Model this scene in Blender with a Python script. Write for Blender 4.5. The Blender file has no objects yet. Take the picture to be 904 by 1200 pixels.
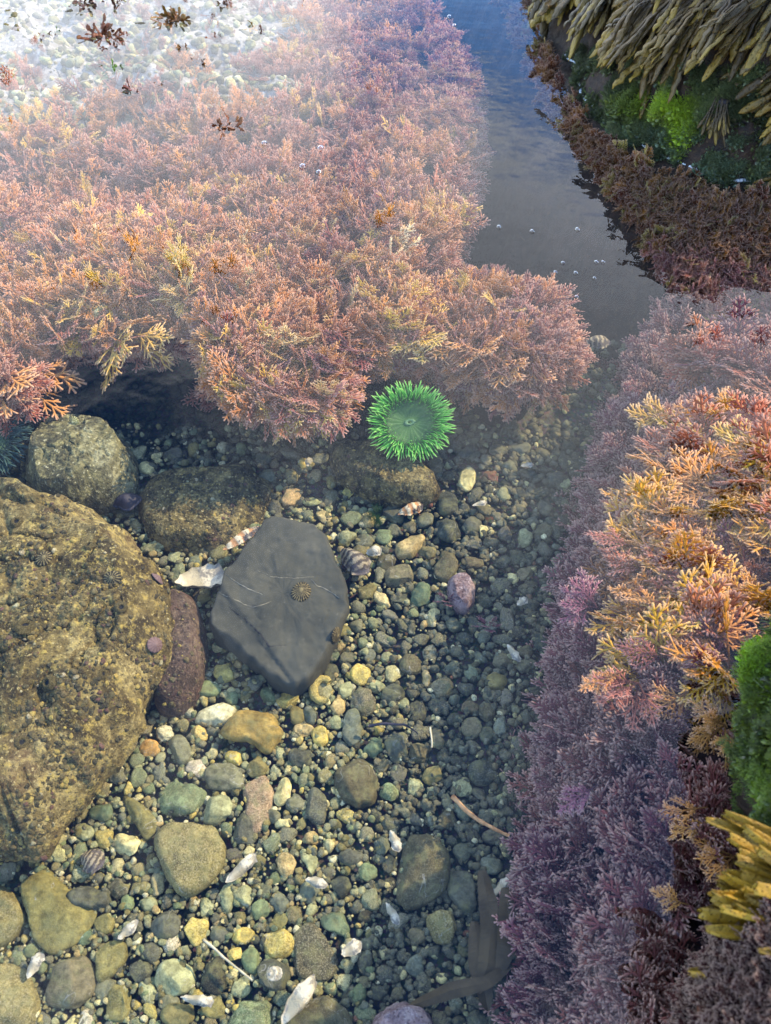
import bpy, bmesh, math, random
import numpy as np
from mathutils import Vector, Matrix, Quaternion, noise
from mathutils.bvhtree import BVHTree

R = math.radians
scene = bpy.context.scene
COL = scene.collection

# ------------------------------------------------------------------ camera
CAM_H, PITCH, VFOV = 0.8, 52.0, 64.0
FPX = 600 / math.tan(R(VFOV / 2))
cam_d = bpy.data.cameras.new("camera")
cam = bpy.data.objects.new("camera", cam_d)
COL.objects.link(cam)
cam.location = (0, 0, CAM_H)
cam.rotation_euler = (R(90 - PITCH), 0, 0)
cam_d.sensor_fit = 'VERTICAL'
cam_d.sensor_height = 24.0
cam_d.angle = R(VFOV)
cam_d.clip_start, cam_d.clip_end = 0.02, 500
cam_d.dof.use_dof = True
cam_d.dof.focus_distance = 1.3
cam_d.dof.aperture_fstop = cam_d.lens / 3.2
scene.camera = cam

# ------------------------------------------------------------------ light
SUN_EL, SUN_AZ = 40.0, 65.0            # azimuth to the right of the view direction
sd = Vector((math.sin(R(SUN_AZ)) * math.cos(R(SUN_EL)), math.cos(R(SUN_AZ)) * math.cos(R(SUN_EL)), math.sin(R(SUN_EL))))
sun_d = bpy.data.lights.new("sun", 'SUN')
sun_d.energy = 5.0
sun_d.angle = R(0.5)
sun_d.color = (1.0, 0.82, 0.56)
sun = bpy.data.objects.new("sun", sun_d)
COL.objects.link(sun)
sun.rotation_euler = (-sd).to_track_quat('-Z', 'Y').to_euler()

world = bpy.data.worlds.new("World")
scene.world = world
world.use_nodes = True
wt = world.node_tree
wt.nodes.clear()
def wn(t, **kw):
    n = wt.nodes.new(t)
    for k, v in kw.items():
        setattr(n, k, v)
    return n
w_out = wn('ShaderNodeOutputWorld')
w_bg = wn('ShaderNodeBackground')
w_bg.inputs['Strength'].default_value = 0.15
sky = wn('ShaderNodeTexSky', sky_type='NISHITA')
sky.sun_disc = False
sky.sun_elevation = R(SUN_EL)
sky.sun_rotation = R(SUN_AZ)
sky.dust_density = 0.1
sky.ozone_density = 3.0
w_tc = wn('ShaderNodeTexCoord')
w_n1 = wn('ShaderNodeTexNoise')
w_n1.inputs['Scale'].default_value = 2.1
w_n1.inputs['Detail'].default_value = 8
w_n1.inputs['Roughness'].default_value = 0.55
w_n1.inputs['Distortion'].default_value = 0.3
w_dot = wn('ShaderNodeVectorMath', operation='DOT_PRODUCT')
bank_dir = Vector((-0.36, 0.84, 0.36)).normalized()
w_dot.inputs[1].default_value = bank_dir
w_mr = wn('ShaderNodeMapRange')
w_mr.inputs['From Min'].default_value = 0.935
w_mr.inputs['From Max'].default_value = 0.99
w_mr.inputs['To Min'].default_value = 0.0
w_mr.inputs['To Max'].default_value = 0.36
w_add = wn('ShaderNodeMath', operation='ADD')
w_cr = wn('ShaderNodeMapRange', interpolation_type='SMOOTHSTEP')
w_cr.inputs['From Min'].default_value = 0.50
w_cr.inputs['From Max'].default_value = 0.80
w_mix = wn('ShaderNodeMix', data_type='RGBA')
CLOUD = 21.0
w_mix.inputs['B'].default_value = (CLOUD * 0.88, CLOUD * 0.95, CLOUD * 1.08, 1)
L = wt.links.new
L(w_tc.outputs['Generated'], w_n1.inputs['Vector'])
L(w_tc.outputs['Generated'], w_dot.inputs[0])
L(w_dot.outputs['Value'], w_mr.inputs['Value'])
L(w_n1.outputs['Fac'], w_add.inputs[0])
L(w_mr.outputs['Result'], w_add.inputs[1])
w_gd = wn('ShaderNodeVectorMath', operation='DOT_PRODUCT')      # a clear gap ahead, thin cloud over the rest
w_gd.inputs[1].default_value = Vector((0.335, 0.90, 0.29)).normalized()
w_gm = wn('ShaderNodeMapRange', interpolation_type='SMOOTHSTEP')
w_gm.inputs['From Min'].default_value = 0.94
w_gm.inputs['From Max'].default_value = 0.982
w_gm.inputs['To Min'].default_value = 0.04
w_gm.inputs['To Max'].default_value = -0.32
w_ad2 = wn('ShaderNodeMath', operation='ADD')
L(w_tc.outputs['Generated'], w_gd.inputs[0])
L(w_gd.outputs['Value'], w_gm.inputs['Value'])
L(w_add.outputs[0], w_ad2.inputs[0])
L(w_gm.outputs['Result'], w_ad2.inputs[1])
w_cd = wn('ShaderNodeVectorMath', operation='DOT_PRODUCT')      # second cloud, above the gap
w_cd.inputs[1].default_value = Vector((0.25, 0.78, 0.53)).normalized()
w_cm = wn('ShaderNodeMapRange', interpolation_type='SMOOTHSTEP')
w_cm.inputs['From Min'].default_value = 0.94
w_cm.inputs['From Max'].default_value = 0.995
w_cm.inputs['To Min'].default_value = 0.0
w_cm.inputs['To Max'].default_value = 0.42
w_ad3 = wn('ShaderNodeMath', operation='ADD')
L(w_tc.outputs['Generated'], w_cd.inputs[0])
L(w_cd.outputs['Value'], w_cm.inputs['Value'])
L(w_ad2.outputs[0], w_ad3.inputs[0])
L(w_cm.outputs['Result'], w_ad3.inputs[1])
L(w_ad3.outputs[0], w_cr.inputs['Value'])
L(w_cr.outputs['Result'], w_mix.inputs['Factor'])
w_hs = wn('ShaderNodeHueSaturation')            # a deep clear sky between the clouds
w_hs.inputs['Saturation'].default_value = 1.25
w_hs.inputs['Hue'].default_value = 0.507
w_hs.inputs['Value'].default_value = 2.7
L(sky.outputs['Color'], w_hs.inputs['Color'])
L(w_hs.outputs['Color'], w_mix.inputs['A'])
L(w_mix.outputs['Result'], w_bg.inputs['Color'])
L(w_bg.outputs['Background'], w_out.inputs['Surface'])

scene.view_settings.view_transform = 'Standard'
scene.view_settings.look = 'None'
scene.view_settings.gamma = 1.0
scene.view_settings.exposure = 0.58
scene.view_settings.use_curve_mapping = False
scene.cycles.max_bounces = 8
scene.cycles.transparent_max_bounces = 16

# ------------------------------------------------------------------ pixel helpers (photo pixels 904 x 1200)
CO = Vector((0, 0, CAM_H))
SA, CA = math.sin(R(90 - PITCH)), math.cos(R(90 - PITCH))
def ray(px, py):
    x, y = (px - 452) / FPX, (600 - py) / FPX
    return Vector((x, y * CA + SA, y * SA - CA)).normalized()
def at(px, py, z):
    d = ray(px, py)
    return CO + d * ((z - CAM_H) / d.z)
def to_px(p):
    v = Vector(p) - CO
    dep = v.y * SA - v.z * CA
    up = v.y * CA + v.z * SA
    return 452 + FPX * v.x / dep, 600 - FPX * up / dep
def mpp(px, py, z):                       # metres per photo pixel at that spot
    v = at(px, py, z) - CO
    return (v.y * SA - v.z * CA) / FPX

# ------------------------------------------------------------------ object helpers
def link(name, me, mat=None, parent=None):
    o = bpy.data.objects.new(name, me)
    COL.objects.link(o)
    if mat is not None and me is not None:
        me.materials.clear()
        me.materials.append(mat)
    if parent is not None:
        o.parent = parent
    return o
def tag(o, label, cat, group=None, kind=None):
    if kind in ('structure',):
        o['kind'] = kind
        return o
    if kind:
        o['kind'] = kind
    o['label'] = label
    o['category'] = cat
    if group:
        o['group'] = group
    return o
def empty(name, loc, label, cat, group=None):
    o = bpy.data.objects.new(name, None)
    COL.objects.link(o)
    o.location = loc
    o.empty_display_size = 0.02
    return tag(o, label, cat, group)
def mesh(name, V, F, smooth=True, attrs=None):
    me = bpy.data.meshes.new(name)
    me.from_pydata([tuple(v) for v in V], [], F)
    if smooth:
        me.polygons.foreach_set('use_smooth', [True] * len(me.polygons))
    for k, vals in (attrs or {}).items():
        a = me.attributes.new(k, 'FLOAT', 'POINT')
        a.data.foreach_set('value', [float(x) for x in vals])
    me.update()
    return me
def fbm(p, s, o=4, seed=0.0):
    return noise.fractal(Vector((p[0] * s + seed, p[1] * s - seed * 1.7, p[2] * s + seed * 0.6)), 1.0, 2.0, o)
def smooth01(a, b, x):
    t = min(1.0, max(0.0, (x - a) / (b - a)))
    return t * t * (3 - 2 * t)

# ------------------------------------------------------------------ materials
class NT:
    def __init__(s, name):
        s.m = bpy.data.materials.new(name)
        s.m.use_nodes = True
        s.t = s.m.node_tree
        s.t.nodes.clear()
        s.out = s.n('ShaderNodeOutputMaterial')
    def n(s, t, **kw):
        x = s.t.nodes.new(t)
        for k, v in kw.items():
            setattr(x, k, v)
        return x
    def l(s, a, b):
        s.t.links.new(a, b)
    def put(s, sock, v):
        if isinstance(v, (int, float)):
            sock.default_value = v
        elif isinstance(v, (tuple, list)):
            sock.default_value = tuple(v) if len(v) == 4 or sock.type == 'VECTOR' else tuple(v) + (1,)
        else:
            s.l(v, sock)
    def coord(s, random_shift=False):
        tc = s.n('ShaderNodeTexCoord').outputs['Object']
        if not random_shift:
            return tc
        oi = s.n('ShaderNodeObjectInfo')
        m = s.math('MULTIPLY', oi.outputs['Random'], 37.0)
        a = s.n('ShaderNodeVectorMath', operation='ADD')
        s.l(tc, a.inputs[0]); s.l(m, a.inputs[1])
        return a.outputs[0]
    def math(s, op, a, b=0.0, clamp=False):
        x = s.n('ShaderNodeMath', operation=op)
        x.use_clamp = clamp
        s.put(x.inputs[0], a); s.put(x.inputs[1], b)
        return x.outputs[0]
    def noise(s, v, scale, detail=5, rough=0.6, dist=0.0):
        x = s.n('ShaderNodeTexNoise')
        s.l(v, x.inputs['Vector'])
        x.inputs['Scale'].default_value = scale
        x.inputs['Detail'].default_value = detail
        x.inputs['Roughness'].default_value = rough
        x.inputs['Distortion'].default_value = dist
        return x.outputs['Fac']
    def vor(s, v, scale, feature='F1', out='Distance', rnd=1.0):
        x = s.n('ShaderNodeTexVoronoi', feature=feature)
        s.l(v, x.inputs['Vector'])
        x.inputs['Scale'].default_value = scale
        x.inputs['Randomness'].default_value = rnd
        return x.outputs[out]
    def step(s, x, lo, hi, a=0.0, b=1.0):
        m = s.n('ShaderNodeMapRange', interpolation_type='SMOOTHSTEP')
        s.put(m.inputs['Value'], x)
        m.inputs['From Min'].default_value = lo; m.inputs['From Max'].default_value = hi
        m.inputs['To Min'].default_value = a; m.inputs['To Max'].default_value = b
        return m.outputs['Result']
    def mix(s, f, a, b, mode='MIX'):
        m = s.n('ShaderNodeMix', data_type='RGBA', blend_type=mode)
        s.put(m.inputs['Factor'], f)
        s.put(m.inputs['A'], a); s.put(m.inputs['B'], b)
        return m.outputs['Result']
    def grey(s, v):
        c = s.n('ShaderNodeCombineColor')
        for i in range(3):
            s.put(c.inputs[i], v)
        return c.outputs[0]
    def attr(s, name, kind='GEOMETRY', out='Fac'):
        x = s.n('ShaderNodeAttribute', attribute_type=kind, attribute_name=name)
        return x.outputs[out]
    def bump(s, h, strength=0.5, dist=0.01):
        b = s.n('ShaderNodeBump')
        b.inputs['Strength'].default_value = strength
        b.inputs['Distance'].default_value = dist
        s.l(h, b.inputs['Height'])
        return b.outputs['Normal']
    def bsdf(s, col, rough=0.8, spec=0.15, normal=None, coat=0.0, transl=0.0, metallic=0.0):
        p = s.n('ShaderNodeBsdfPrincipled')
        s.put(p.inputs['Base Color'], col)
        s.put(p.inputs['Roughness'], rough)
        s.put(p.inputs['Specular IOR Level'], spec)
        p.inputs['Coat Weight'].default_value = coat
        p.inputs['Coat Roughness'].default_value = 0.12
        p.inputs['Metallic'].default_value = metallic
        if normal is not None:
            s.l(normal, p.inputs['Normal'])
        sh = p.outputs[0]
        if transl > 0:
            t = s.n('ShaderNodeBsdfTranslucent')
            s.put(t.inputs['Color'], col)
            mx = s.n('ShaderNodeMixShader')
            mx.inputs[0].default_value = transl
            s.l(sh, mx.inputs[1]); s.l(t.outputs[0], mx.inputs[2])
            sh = mx.outputs[0]
        s.l(sh, s.out.inputs['Surface'])
        return s.m

def m_stone(name, src, rel=1.0):
    """pebble stone: base colour of each stone, mottling, speckles, faint veins. src 'OBJECT' or 'INSTANCER'"""
    k = NT(name)
    v = k.coord(True)
    if src == 'OBJECT':
        oi = k.n('ShaderNodeObjectInfo')
        col, amt = oi.outputs['Color'], oi.outputs['Alpha']
    else:
        a = k.n('ShaderNodeAttribute', attribute_type='INSTANCER', attribute_name='col')
        col, amt = a.outputs['Color'], a.outputs['Alpha']
    big = k.noise(v, 1.6 * rel, 4, 0.6)
    mid = k.noise(v, 6 * rel, 6, 0.7)
    fine = k.noise(v, 26 * rel, 4, 0.7)
    c = k.mix(1.0, col, k.grey(k.step(big, 0.3, 0.7, 0.72, 1.28)), 'MULTIPLY')
    c = k.mix(1.0, c, k.grey(k.step(mid, 0.34, 0.66, 0.62, 1.38)), 'MULTIPLY')
    sp = k.math('MULTIPLY', k.step(fine, 0.52, 0.60), amt)
    c = k.mix(sp, c, k.mix(0.65, col, (0.55, 0.48, 0.30)))
    sd_ = k.math('MULTIPLY', k.step(fine, 0.48, 0.40), amt)
    c = k.mix(sd_, c, (0.02, 0.02, 0.016))
    wv = k.math('ABSOLUTE', k.math('SUBTRACT', k.noise(v, 1.1 * rel, 3, 0.5, 0.6), 0.5))
    vein = k.math('MULTIPLY', k.step(wv, 0.008, 0.0), k.step(k.noise(v, 0.8 * rel, 1), 0.5, 0.6))
    c = k.mix(k.math('MULTIPLY', vein, 0.5), c, (0.42, 0.40, 0.33))
    film = k.step(k.noise(v, 2.7 * rel, 5, 0.7), 0.45, 0.68, 0.04, 0.62)
    c = k.mix(film, c, (0.175, 0.165, 0.065))
    h = k.math('ADD', k.math('MULTIPLY', mid, 0.6), k.math('MULTIPLY', fine, 0.4))
    return k.bsdf(c, 0.75, 0.12, k.bump(h, 0.7, 0.003))
M_STONE = m_stone('stone', 'OBJECT')
M_GRAVEL = m_stone('gravel', 'INSTANCER')
M_BIGSTONE = m_stone('large_stone', 'OBJECT', 24.0)      # for meshes modelled in metres

def m_crust(name, dark, mid_c, gold, pale, red, rel=1.0):
    k = NT(name)
    v = k.coord()
    big = k.noise(v, 5 * rel, 4, 0.6)
    a = k.noise(v, 28 * rel, 6, 0.75)
    b = k.noise(v, 75 * rel, 5, 0.75)
    f = k.noise(v, 220 * rel, 3, 0.7)
    c = k.mix(k.step(a, 0.4, 0.62), dark, mid_c)
    c = k.mix(k.step(k.noise(v, 6.5 * rel, 5, 0.65, 0.4), 0.46, 0.62, 0, 0.65), c, k.mix(k.step(b, 0.42, 0.60), mid_c, pale))
    c = k.mix(k.math('MULTIPLY', k.step(b, 0.5, 0.66), k.step(big, 0.35, 0.6, 0.3, 1.0)), c, gold)
    c = k.mix(k.step(k.noise(v, 9 * rel, 4, 0.7), 0.56, 0.68, 0, 0.55), c, red)
    c = k.mix(k.step(f, 0.58, 0.68, 0, 0.8), c, pale)
    c = k.mix(k.step(f, 0.44, 0.32, 0, 0.8), c, (0.012, 0.010, 0.008))
    bl = k.vor(v, 45 * rel)
    c = k.mix(k.math('MULTIPLY', k.step(bl, 0.18, 0.10), k.step(k.noise(v, 12 * rel), 0.55, 0.65)), c, pale)
    h = k.math('ADD', k.math('MULTIPLY', b, 0.5), k.math('MULTIPLY', f, 0.6))
    return k.bsdf(c, 0.85, 0.1, k.bump(h, 0.9, 0.006))
M_BOULDER = m_crust('encrusted_boulder', (0.042, 0.030, 0.013), (0.155, 0.113, 0.040), (0.38, 0.275, 0.070), (0.42, 0.335, 0.145), (0.08, 0.044, 0.026))
M_FLATROCK = m_crust('encrusted_rock', (0.04, 0.032, 0.016), (0.155, 0.118, 0.045), (0.34, 0.25, 0.07), (0.45, 0.37, 0.17), (0.09, 0.05, 0.032))
M_REDROCK = m_crust('red_crust_rock', (0.050, 0.034, 0.023), (0.105, 0.066, 0.046), (0.15, 0.10, 0.05), (0.26, 0.19, 0.12), (0.125, 0.035, 0.032), 1.2)
M_PINKROCK = m_crust('pink_crust_rock', (0.14, 0.085, 0.075), (0.30, 0.21, 0.19), (0.36, 0.27, 0.23), (0.48, 0.40, 0.36), (0.22, 0.09, 0.085), 1.5)
M_ROUNDROCK = m_crust('mottled_rock', (0.06, 0.055, 0.03), (0.17, 0.15, 0.065), (0.33, 0.29, 0.12), (0.48, 0.44, 0.25), (0.10, 0.075, 0.05), 0.8)

def m_terrain():
    """ledge rock: purple crust, pale shell sand where attribute 'pale' is 1"""
    k = NT('ledge_rock')
    v = k.coord()
    a = k.noise(v, 22, 6, 0.75)
    f = k.noise(v, 130, 4, 0.75)
    c = k.mix(k.step(a, 0.35, 0.65), (0.010, 0.007, 0.009), (0.040, 0.023, 0.027))
    c = k.mix(k.step(f, 0.58, 0.70, 0, 0.3), c, (0.14, 0.09, 0.09))
    p = k.mix(k.step(a, 0.38, 0.62), (0.17, 0.145, 0.115), (0.34, 0.30, 0.24))
    p = k.mix(k.step(f, 0.56, 0.66), p, (0.52, 0.48, 0.40))
    p = k.mix(k.step(f, 0.44, 0.34), p, (0.09, 0.07, 0.05))
    c = k.mix(k.attr('pale'), c, p)
    return k.bsdf(c, 0.85, 0.1, k.bump(k.math('ADD', a, k.math('MULTIPLY', f, 0.15)), 0.6, 0.01))
M_LEDGE = m_terrain()

def m_wetrock():
    k = NT('wet_dark_rock')
    v = k.coord()
    a = k.noise(v, 18, 6, 0.75)
    f = k.noise(v, 110, 4, 0.7)
    c = k.mix(k.step(a, 0.35, 0.65), (0.014, 0.010, 0.008), (0.055, 0.030, 0.018))
    c = k.mix(k.step(f, 0.55, 0.68, 0, 0.5), c, (0.12, 0.075, 0.03))
    return k.bsdf(c, 0.6, 0.3, k.bump(k.math('ADD', a, k.math('MULTIPLY', f, 0.5)), 0.9, 0.01))
M_WETROCK = m_wetrock()

def m_floor():
    k = NT('silty_gravel')
    v = k.coord()
    a = k.noise(v, 40, 6, 0.75)
    f = k.vor(v, 220, out='Color')
    c = k.mix(k.step(a, 0.3, 0.7), (0.05, 0.048, 0.036), (0.15, 0.14, 0.10))
    c = k.mix(0.5, c, k.mix(1.0, c, f, 'MULTIPLY'))
    return k.bsdf(c, 0.9, 0.05, k.bump(a, 0.7, 0.006))
M_FLOOR = m_floor()

def m_slate():
    k = NT('dark_slate')
    v = k.coord()
    a = k.noise(v, 9, 5, 0.6)
    f = k.noise(v, 160, 5, 0.75)
    c = k.mix(k.step(a, 0.3, 0.7), (0.042, 0.041, 0.029), (0.078, 0.074, 0.052))
    c = k.mix(k.step(f, 0.62, 0.72, 0, 0.5), c, (0.24, 0.22, 0.17))
    c = k.mix(k.step(f, 0.40, 0.30, 0, 0.6), c, (0.02, 0.02, 0.02))
    g = k.noise(v, 55, 5, 0.7)
    c = k.mix(k.step(g, 0.56, 0.72, 0, 0.35), c, (0.13, 0.12, 0.085))
    return k.bsdf(c, 0.8, 0.1, k.bump(k.math('ADD', k.math('MULTIPLY', f, 0.3), k.math('MULTIPLY', g, 0.7)), 0.2, 0.003))
M_SLATE = m_slate()

def m_plain(name, c1, c2, scale=60, rough=0.6, spec=0.25, coat=0.0, transl=0.0, bump=0.4, bd=0.002):
    k = NT(name)
    v = k.coord()
    a = k.noise(v, scale, 5, 0.65)
    c = k.mix(k.step(a, 0.35, 0.65), c1, c2)
    return k.bsdf(c, rough, spec, k.bump(a, bump, bd), coat, transl)
M_QUARTZ = m_plain('vein_quartz', (0.40, 0.37, 0.26), (0.62, 0.57, 0.42), 90)
M_VEIN = m_plain('pale_vein', (0.13, 0.12, 0.09), (0.34, 0.30, 0.20), 130)
M_CRACK = m_plain('crack_dark', (0.006, 0.006, 0.006), (0.012, 0.012, 0.012), 90)
M_TWIG = m_plain('twig_bark', (0.38, 0.17, 0.06), (0.62, 0.34, 0.14), 120, 0.7)
M_STEM = m_plain('pale_stem', (0.34, 0.29, 0.17), (0.52, 0.46, 0.30), 120, 0.7)
M_KELP = m_plain('kelp_blade', (0.060, 0.040, 0.013), (0.11, 0.075, 0.028), 30, 0.5, 0.3, 0, 0.35)
M_GREENALGA = m_plain('green_alga', (0.018, 0.05, 0.008), (0.05, 0.13, 0.018), 60, 0.6, 0.2, 0, 0.3)
M_REDWEED = m_plain('red_weed', (0.055, 0.012, 0.010), (0.13, 0.035, 0.02), 40, 0.35, 0.5, 0.3, 0.25)
def m_shell(name, cols, freq=26):
    k = NT(name)
    v = k.coord()
    ds = k.n('ShaderNodeVectorMath', operation='DISTANCE')
    k.l(v, ds.inputs[0]); ds.inputs[1].default_value = (-0.5, 0, 0)
    n = k.noise(v, 6, 5, 0.7)
    w = k.math('SINE', k.math('MULTIPLY', k.math('ADD', ds.outputs['Value'], k.math('MULTIPLY', n, 0.25)), freq))
    c = k.mix(k.step(w, -0.5, 0.6), cols[0], cols[1])
    c = k.mix(k.step(k.noise(v, 3.3, 4, 0.7), 0.50, 0.62), c, cols[2])
    return k.bsdf(c, 0.5, 0.3, k.bump(k.math('ADD', w, k.math('MULTIPLY', n, 2.0)), 0.4, 0.003))
M_ORANGESHELL = m_shell('orange_shell', ((0.42, 0.20, 0.07), (0.60, 0.48, 0.28), (0.05, 0.04, 0.035)))
M_NACRE = m_shell('shell_inner', ((0.34, 0.29, 0.18), (0.52, 0.46, 0.32), (0.20, 0.18, 0.14)), 9)
M_SHELLBROWN = m_shell('shell_outer', ((0.06, 0.045, 0.03), (0.30, 0.24, 0.14), (0.10, 0.08, 0.07)), 40)
M_MUSSELBLACK = m_plain('mussel_black', (0.010, 0.010, 0.018), (0.045, 0.035, 0.040), 60, 0.4, 0.3)
M_GLINT = m_plain('glint', (0.55, 0.58, 0.60), (0.80, 0.82, 0.84), 200, 0.25, 0.6)  # near white, stands in for sky reflected at the water's edge

def m_frond(name, src):
    k = NT(name)
    if src == 'OBJECT':
        col = k.n('ShaderNodeObjectInfo').outputs['Color']
    else:
        col = k.n('ShaderNodeAttribute', attribute_type='INSTANCER', attribute_name='col').outputs['Color']
    t = k.attr('tip')
    c = k.mix(1.0, col, k.grey(k.step(t, 0.0, 0.8, 0.20, 1.15)), 'MULTIPLY')  # darker bases also paint in the shade between fronds
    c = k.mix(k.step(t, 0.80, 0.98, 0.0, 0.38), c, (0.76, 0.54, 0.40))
    return k.bsdf(c, 0.7, 0.12, None, 0, 0.16)
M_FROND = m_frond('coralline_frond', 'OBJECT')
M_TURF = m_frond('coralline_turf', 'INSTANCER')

def m_moss(name):
    k = NT(name)
    a = k.n('ShaderNodeAttribute', attribute_type='INSTANCER', attribute_name='col')
    t = k.attr('tip')
    c = k.mix(1.0, a.outputs['Color'], k.grey(k.step(t, 0.0, 1.0, 0.55, 1.3)), 'MULTIPLY')
    return k.bsdf(c, 0.28, 0.5, None, 0, 0.35)
M_MOSS = m_moss('green_moss')

def m_blade():
    k = NT('rockweed_blade')
    oi = k.n('ShaderNodeObjectInfo')
    v = k.coord(True)
    a = k.noise(v, 5, 5, 0.7)
    bl = k.vor(v, 30)
    t = k.attr('tip')
    base = k.mix(1.0, oi.outputs['Color'], k.grey(k.step(a, 0.3, 0.7, 0.65, 1.3)), 'MULTIPLY')
    yel = k.mix(1.0, k.mix(0.5, oi.outputs['Color'], (0.50, 0.32, 0.03)), k.grey(k.step(a, 0.3, 0.7, 0.8, 1.2)), 'MULTIPLY')
    tt = k.math('MULTIPLY', k.step(t, 0.5, 1.0), oi.outputs['Alpha'])
    c = k.mix(tt, base, yel)
    c = k.mix(k.math('MULTIPLY', k.step(bl, 0.25, 0.1), k.step(t, 0.55, 0.8, 0, 0.22)), c, (0.30, 0.23, 0.10))
    h = k.math('SUBTRACT', k.math('MULTIPLY', a, 0.6), k.math('MULTIPLY', k.step(bl, 0.0, 0.35), 0.5))
    return k.bsdf(c, 0.48, 0.35, k.bump(h, 1.0, 0.005), 0.06, 0.15)
M_BLADE = m_blade()

def m_water():
    """still water: mirror of the sky by Fresnel (the same from both sides) over a clear body"""
    k = NT('water_surface')
    tc = k.coord()
    n1 = k.noise(tc, 9, 3, 0.5)
    n2 = k.noise(tc, 40, 2, 0.5)
    nb = k.bump(k.math('ADD', n1, k.math('MULTIPLY', n2, 0.15)), 0.09, 0.02)
    geo = k.n('ShaderNodeNewGeometry')
    dp = k.n('ShaderNodeVectorMath', operation='DOT_PRODUCT')
    k.l(geo.outputs['Incoming'], dp.inputs[0]); k.l(nb, dp.inputs[1])
    cth = k.math('ABSOLUTE', dp.outputs['Value'])
    f = k.math('POWER', k.math('SUBTRACT', 1.0, cth, True), 5.0)
    f = k.math('ADD', k.math('MULTIPLY', f, 0.98), 0.021)
    tr = k.n('ShaderNodeBsdfTransparent')
    tr.inputs['Color'].default_value = (0.97, 0.99, 0.985, 1)
    gl = k.n('ShaderNodeBsdfGlossy')
    gl.inputs['Roughness'].default_value = 0.0
    k.l(nb, gl.inputs['Normal'])
    mx = k.n('ShaderNodeMixShader')
    k.l(f, mx.inputs[0]); k.l(tr.outputs[0], mx.inputs[1]); k.l(gl.outputs[0], mx.inputs[2])
    k.l(mx.outputs[0], k.out.inputs['Surface'])
    return k.m
M_WATER = m_water()

def m_anemone(name, c0, c1, c2, transl=0.35):
    k = NT(name)
    t = k.attr('tip')
    c = k.mix(k.step(t, 0.0, 0.55), c0, c1)
    c = k.mix(k.step(t, 0.6, 1.0), c, c2)
    return k.bsdf(c, 0.5, 0.2, None, 0, transl)
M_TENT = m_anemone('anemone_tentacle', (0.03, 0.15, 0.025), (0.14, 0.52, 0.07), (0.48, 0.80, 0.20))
M_TENT2 = m_anemone('shaded_anemone_tentacle', (0.02, 0.05, 0.045), (0.06, 0.12, 0.10), (0.13, 0.20, 0.165))  # darker copy: the shade at the left edge is put into the colour
M_DISC = m_plain('anemone_disc', (0.03, 0.085, 0.022), (0.065, 0.14, 0.035), 40, 0.5, 0.2)
M_DISC2 = m_plain('anemone_mouth', (0.06, 0.14, 0.06), (0.11, 0.20, 0.09), 80, 0.5, 0.2)
M_COLUMN = m_plain('anemone_column', (0.05, 0.09, 0.04), (0.09, 0.13, 0.06), 50, 0.6, 0.2)

def m_limpet(name, c_dark, c_pale):
    k = NT(name)
    a = k.attr('rib')
    r = k.attr('rad')
    v = k.coord()
    n = k.noise(v, 5, 5, 0.7)
    c = k.mix(k.step(k.math('ADD', a, k.math('MULTIPLY', k.math('SUBTRACT', n, 0.5), 2.6)), 0.45, 0.85), c_dark, c_pale)
    c = k.mix(k.step(r, 0.30, 0.10), c, c_pale)
    return k.bsdf(c, 0.7, 0.15, k.bump(n, 0.4, 0.002))
M_LIMPET = m_limpet('limpet_shell', (0.022, 0.017, 0.009), (0.20, 0.155, 0.065))
M_LIMPETPINK = m_limpet('pink_limpet', (0.13, 0.08, 0.07), (0.17, 0.11, 0.095))
M_LIMPETGREEN = m_limpet('olive_limpet', (0.16, 0.15, 0.04), (0.55, 0.50, 0.24))

def m_bubble():
    k = NT('bubble_film')
    lw = k.n('ShaderNodeLayerWeight')
    lw.inputs['Blend'].default_value = 0.35
    tr = k.n('ShaderNodeBsdfTransparent')
    gl = k.n('ShaderNodeBsdfGlossy')
    gl.inputs['Roughness'].default_value = 0.05
    mx = k.n('ShaderNodeMixShader')
    k.l(lw.outputs['Facing'], mx.inputs[0]); k.l(tr.outputs[0], mx.inputs[1]); k.l(gl.outputs[0], mx.inputs[2])
    k.l(mx.outputs[0], k.out.inputs['Surface'])
    return k.m
M_BUBBLE = m_bubble()

# ------------------------------------------------------------------ setting: sea floor and water
def floor_z(x, y):
    deep = smooth01(1.12, 1.45, y) * smooth01(2.6, 2.2, y) * smooth01(-0.2, 0.05, x)
    cave = smooth01(0.90, 1.02, y) * smooth01(0.02, -0.10, x)
    return -0.235 - 0.40 * deep - 0.09 * cave + 0.012 * fbm((x, y, 0), 3.0, 2, 4.2)
FLOOR = -0.225
def build_floor():
    xs = np.concatenate([[-60, -20, -8, -4], np.linspace(-2.2, 2.2, 90), [4, 8, 20, 60]])
    ys = np.concatenate([[-60, -20, -8, -3], np.linspace(-1, 3.4, 90), [5, 9, 20, 60]])
    V = [(x, y, floor_z(x, y)) for y in ys for x in xs]
    n = len(xs)
    F = [(j * n + i, j * n + i + 1, (j + 1) * n + i + 1, (j + 1) * n + i) for j in range(len(ys) - 1) for i in range(n - 1)]
    tag(link('sea_floor', mesh('sea_floor', V, F), M_FLOOR), '', '', kind='structure')
    V = [(-60, -60, 0), (60, -60, 0), (60, 60, 0), (-60, 60, 0)]
    tag(link('water', mesh('water', V, [(0, 1, 2, 3)], False), M_WATER), '', '', kind='structure')
build_floor()

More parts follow.
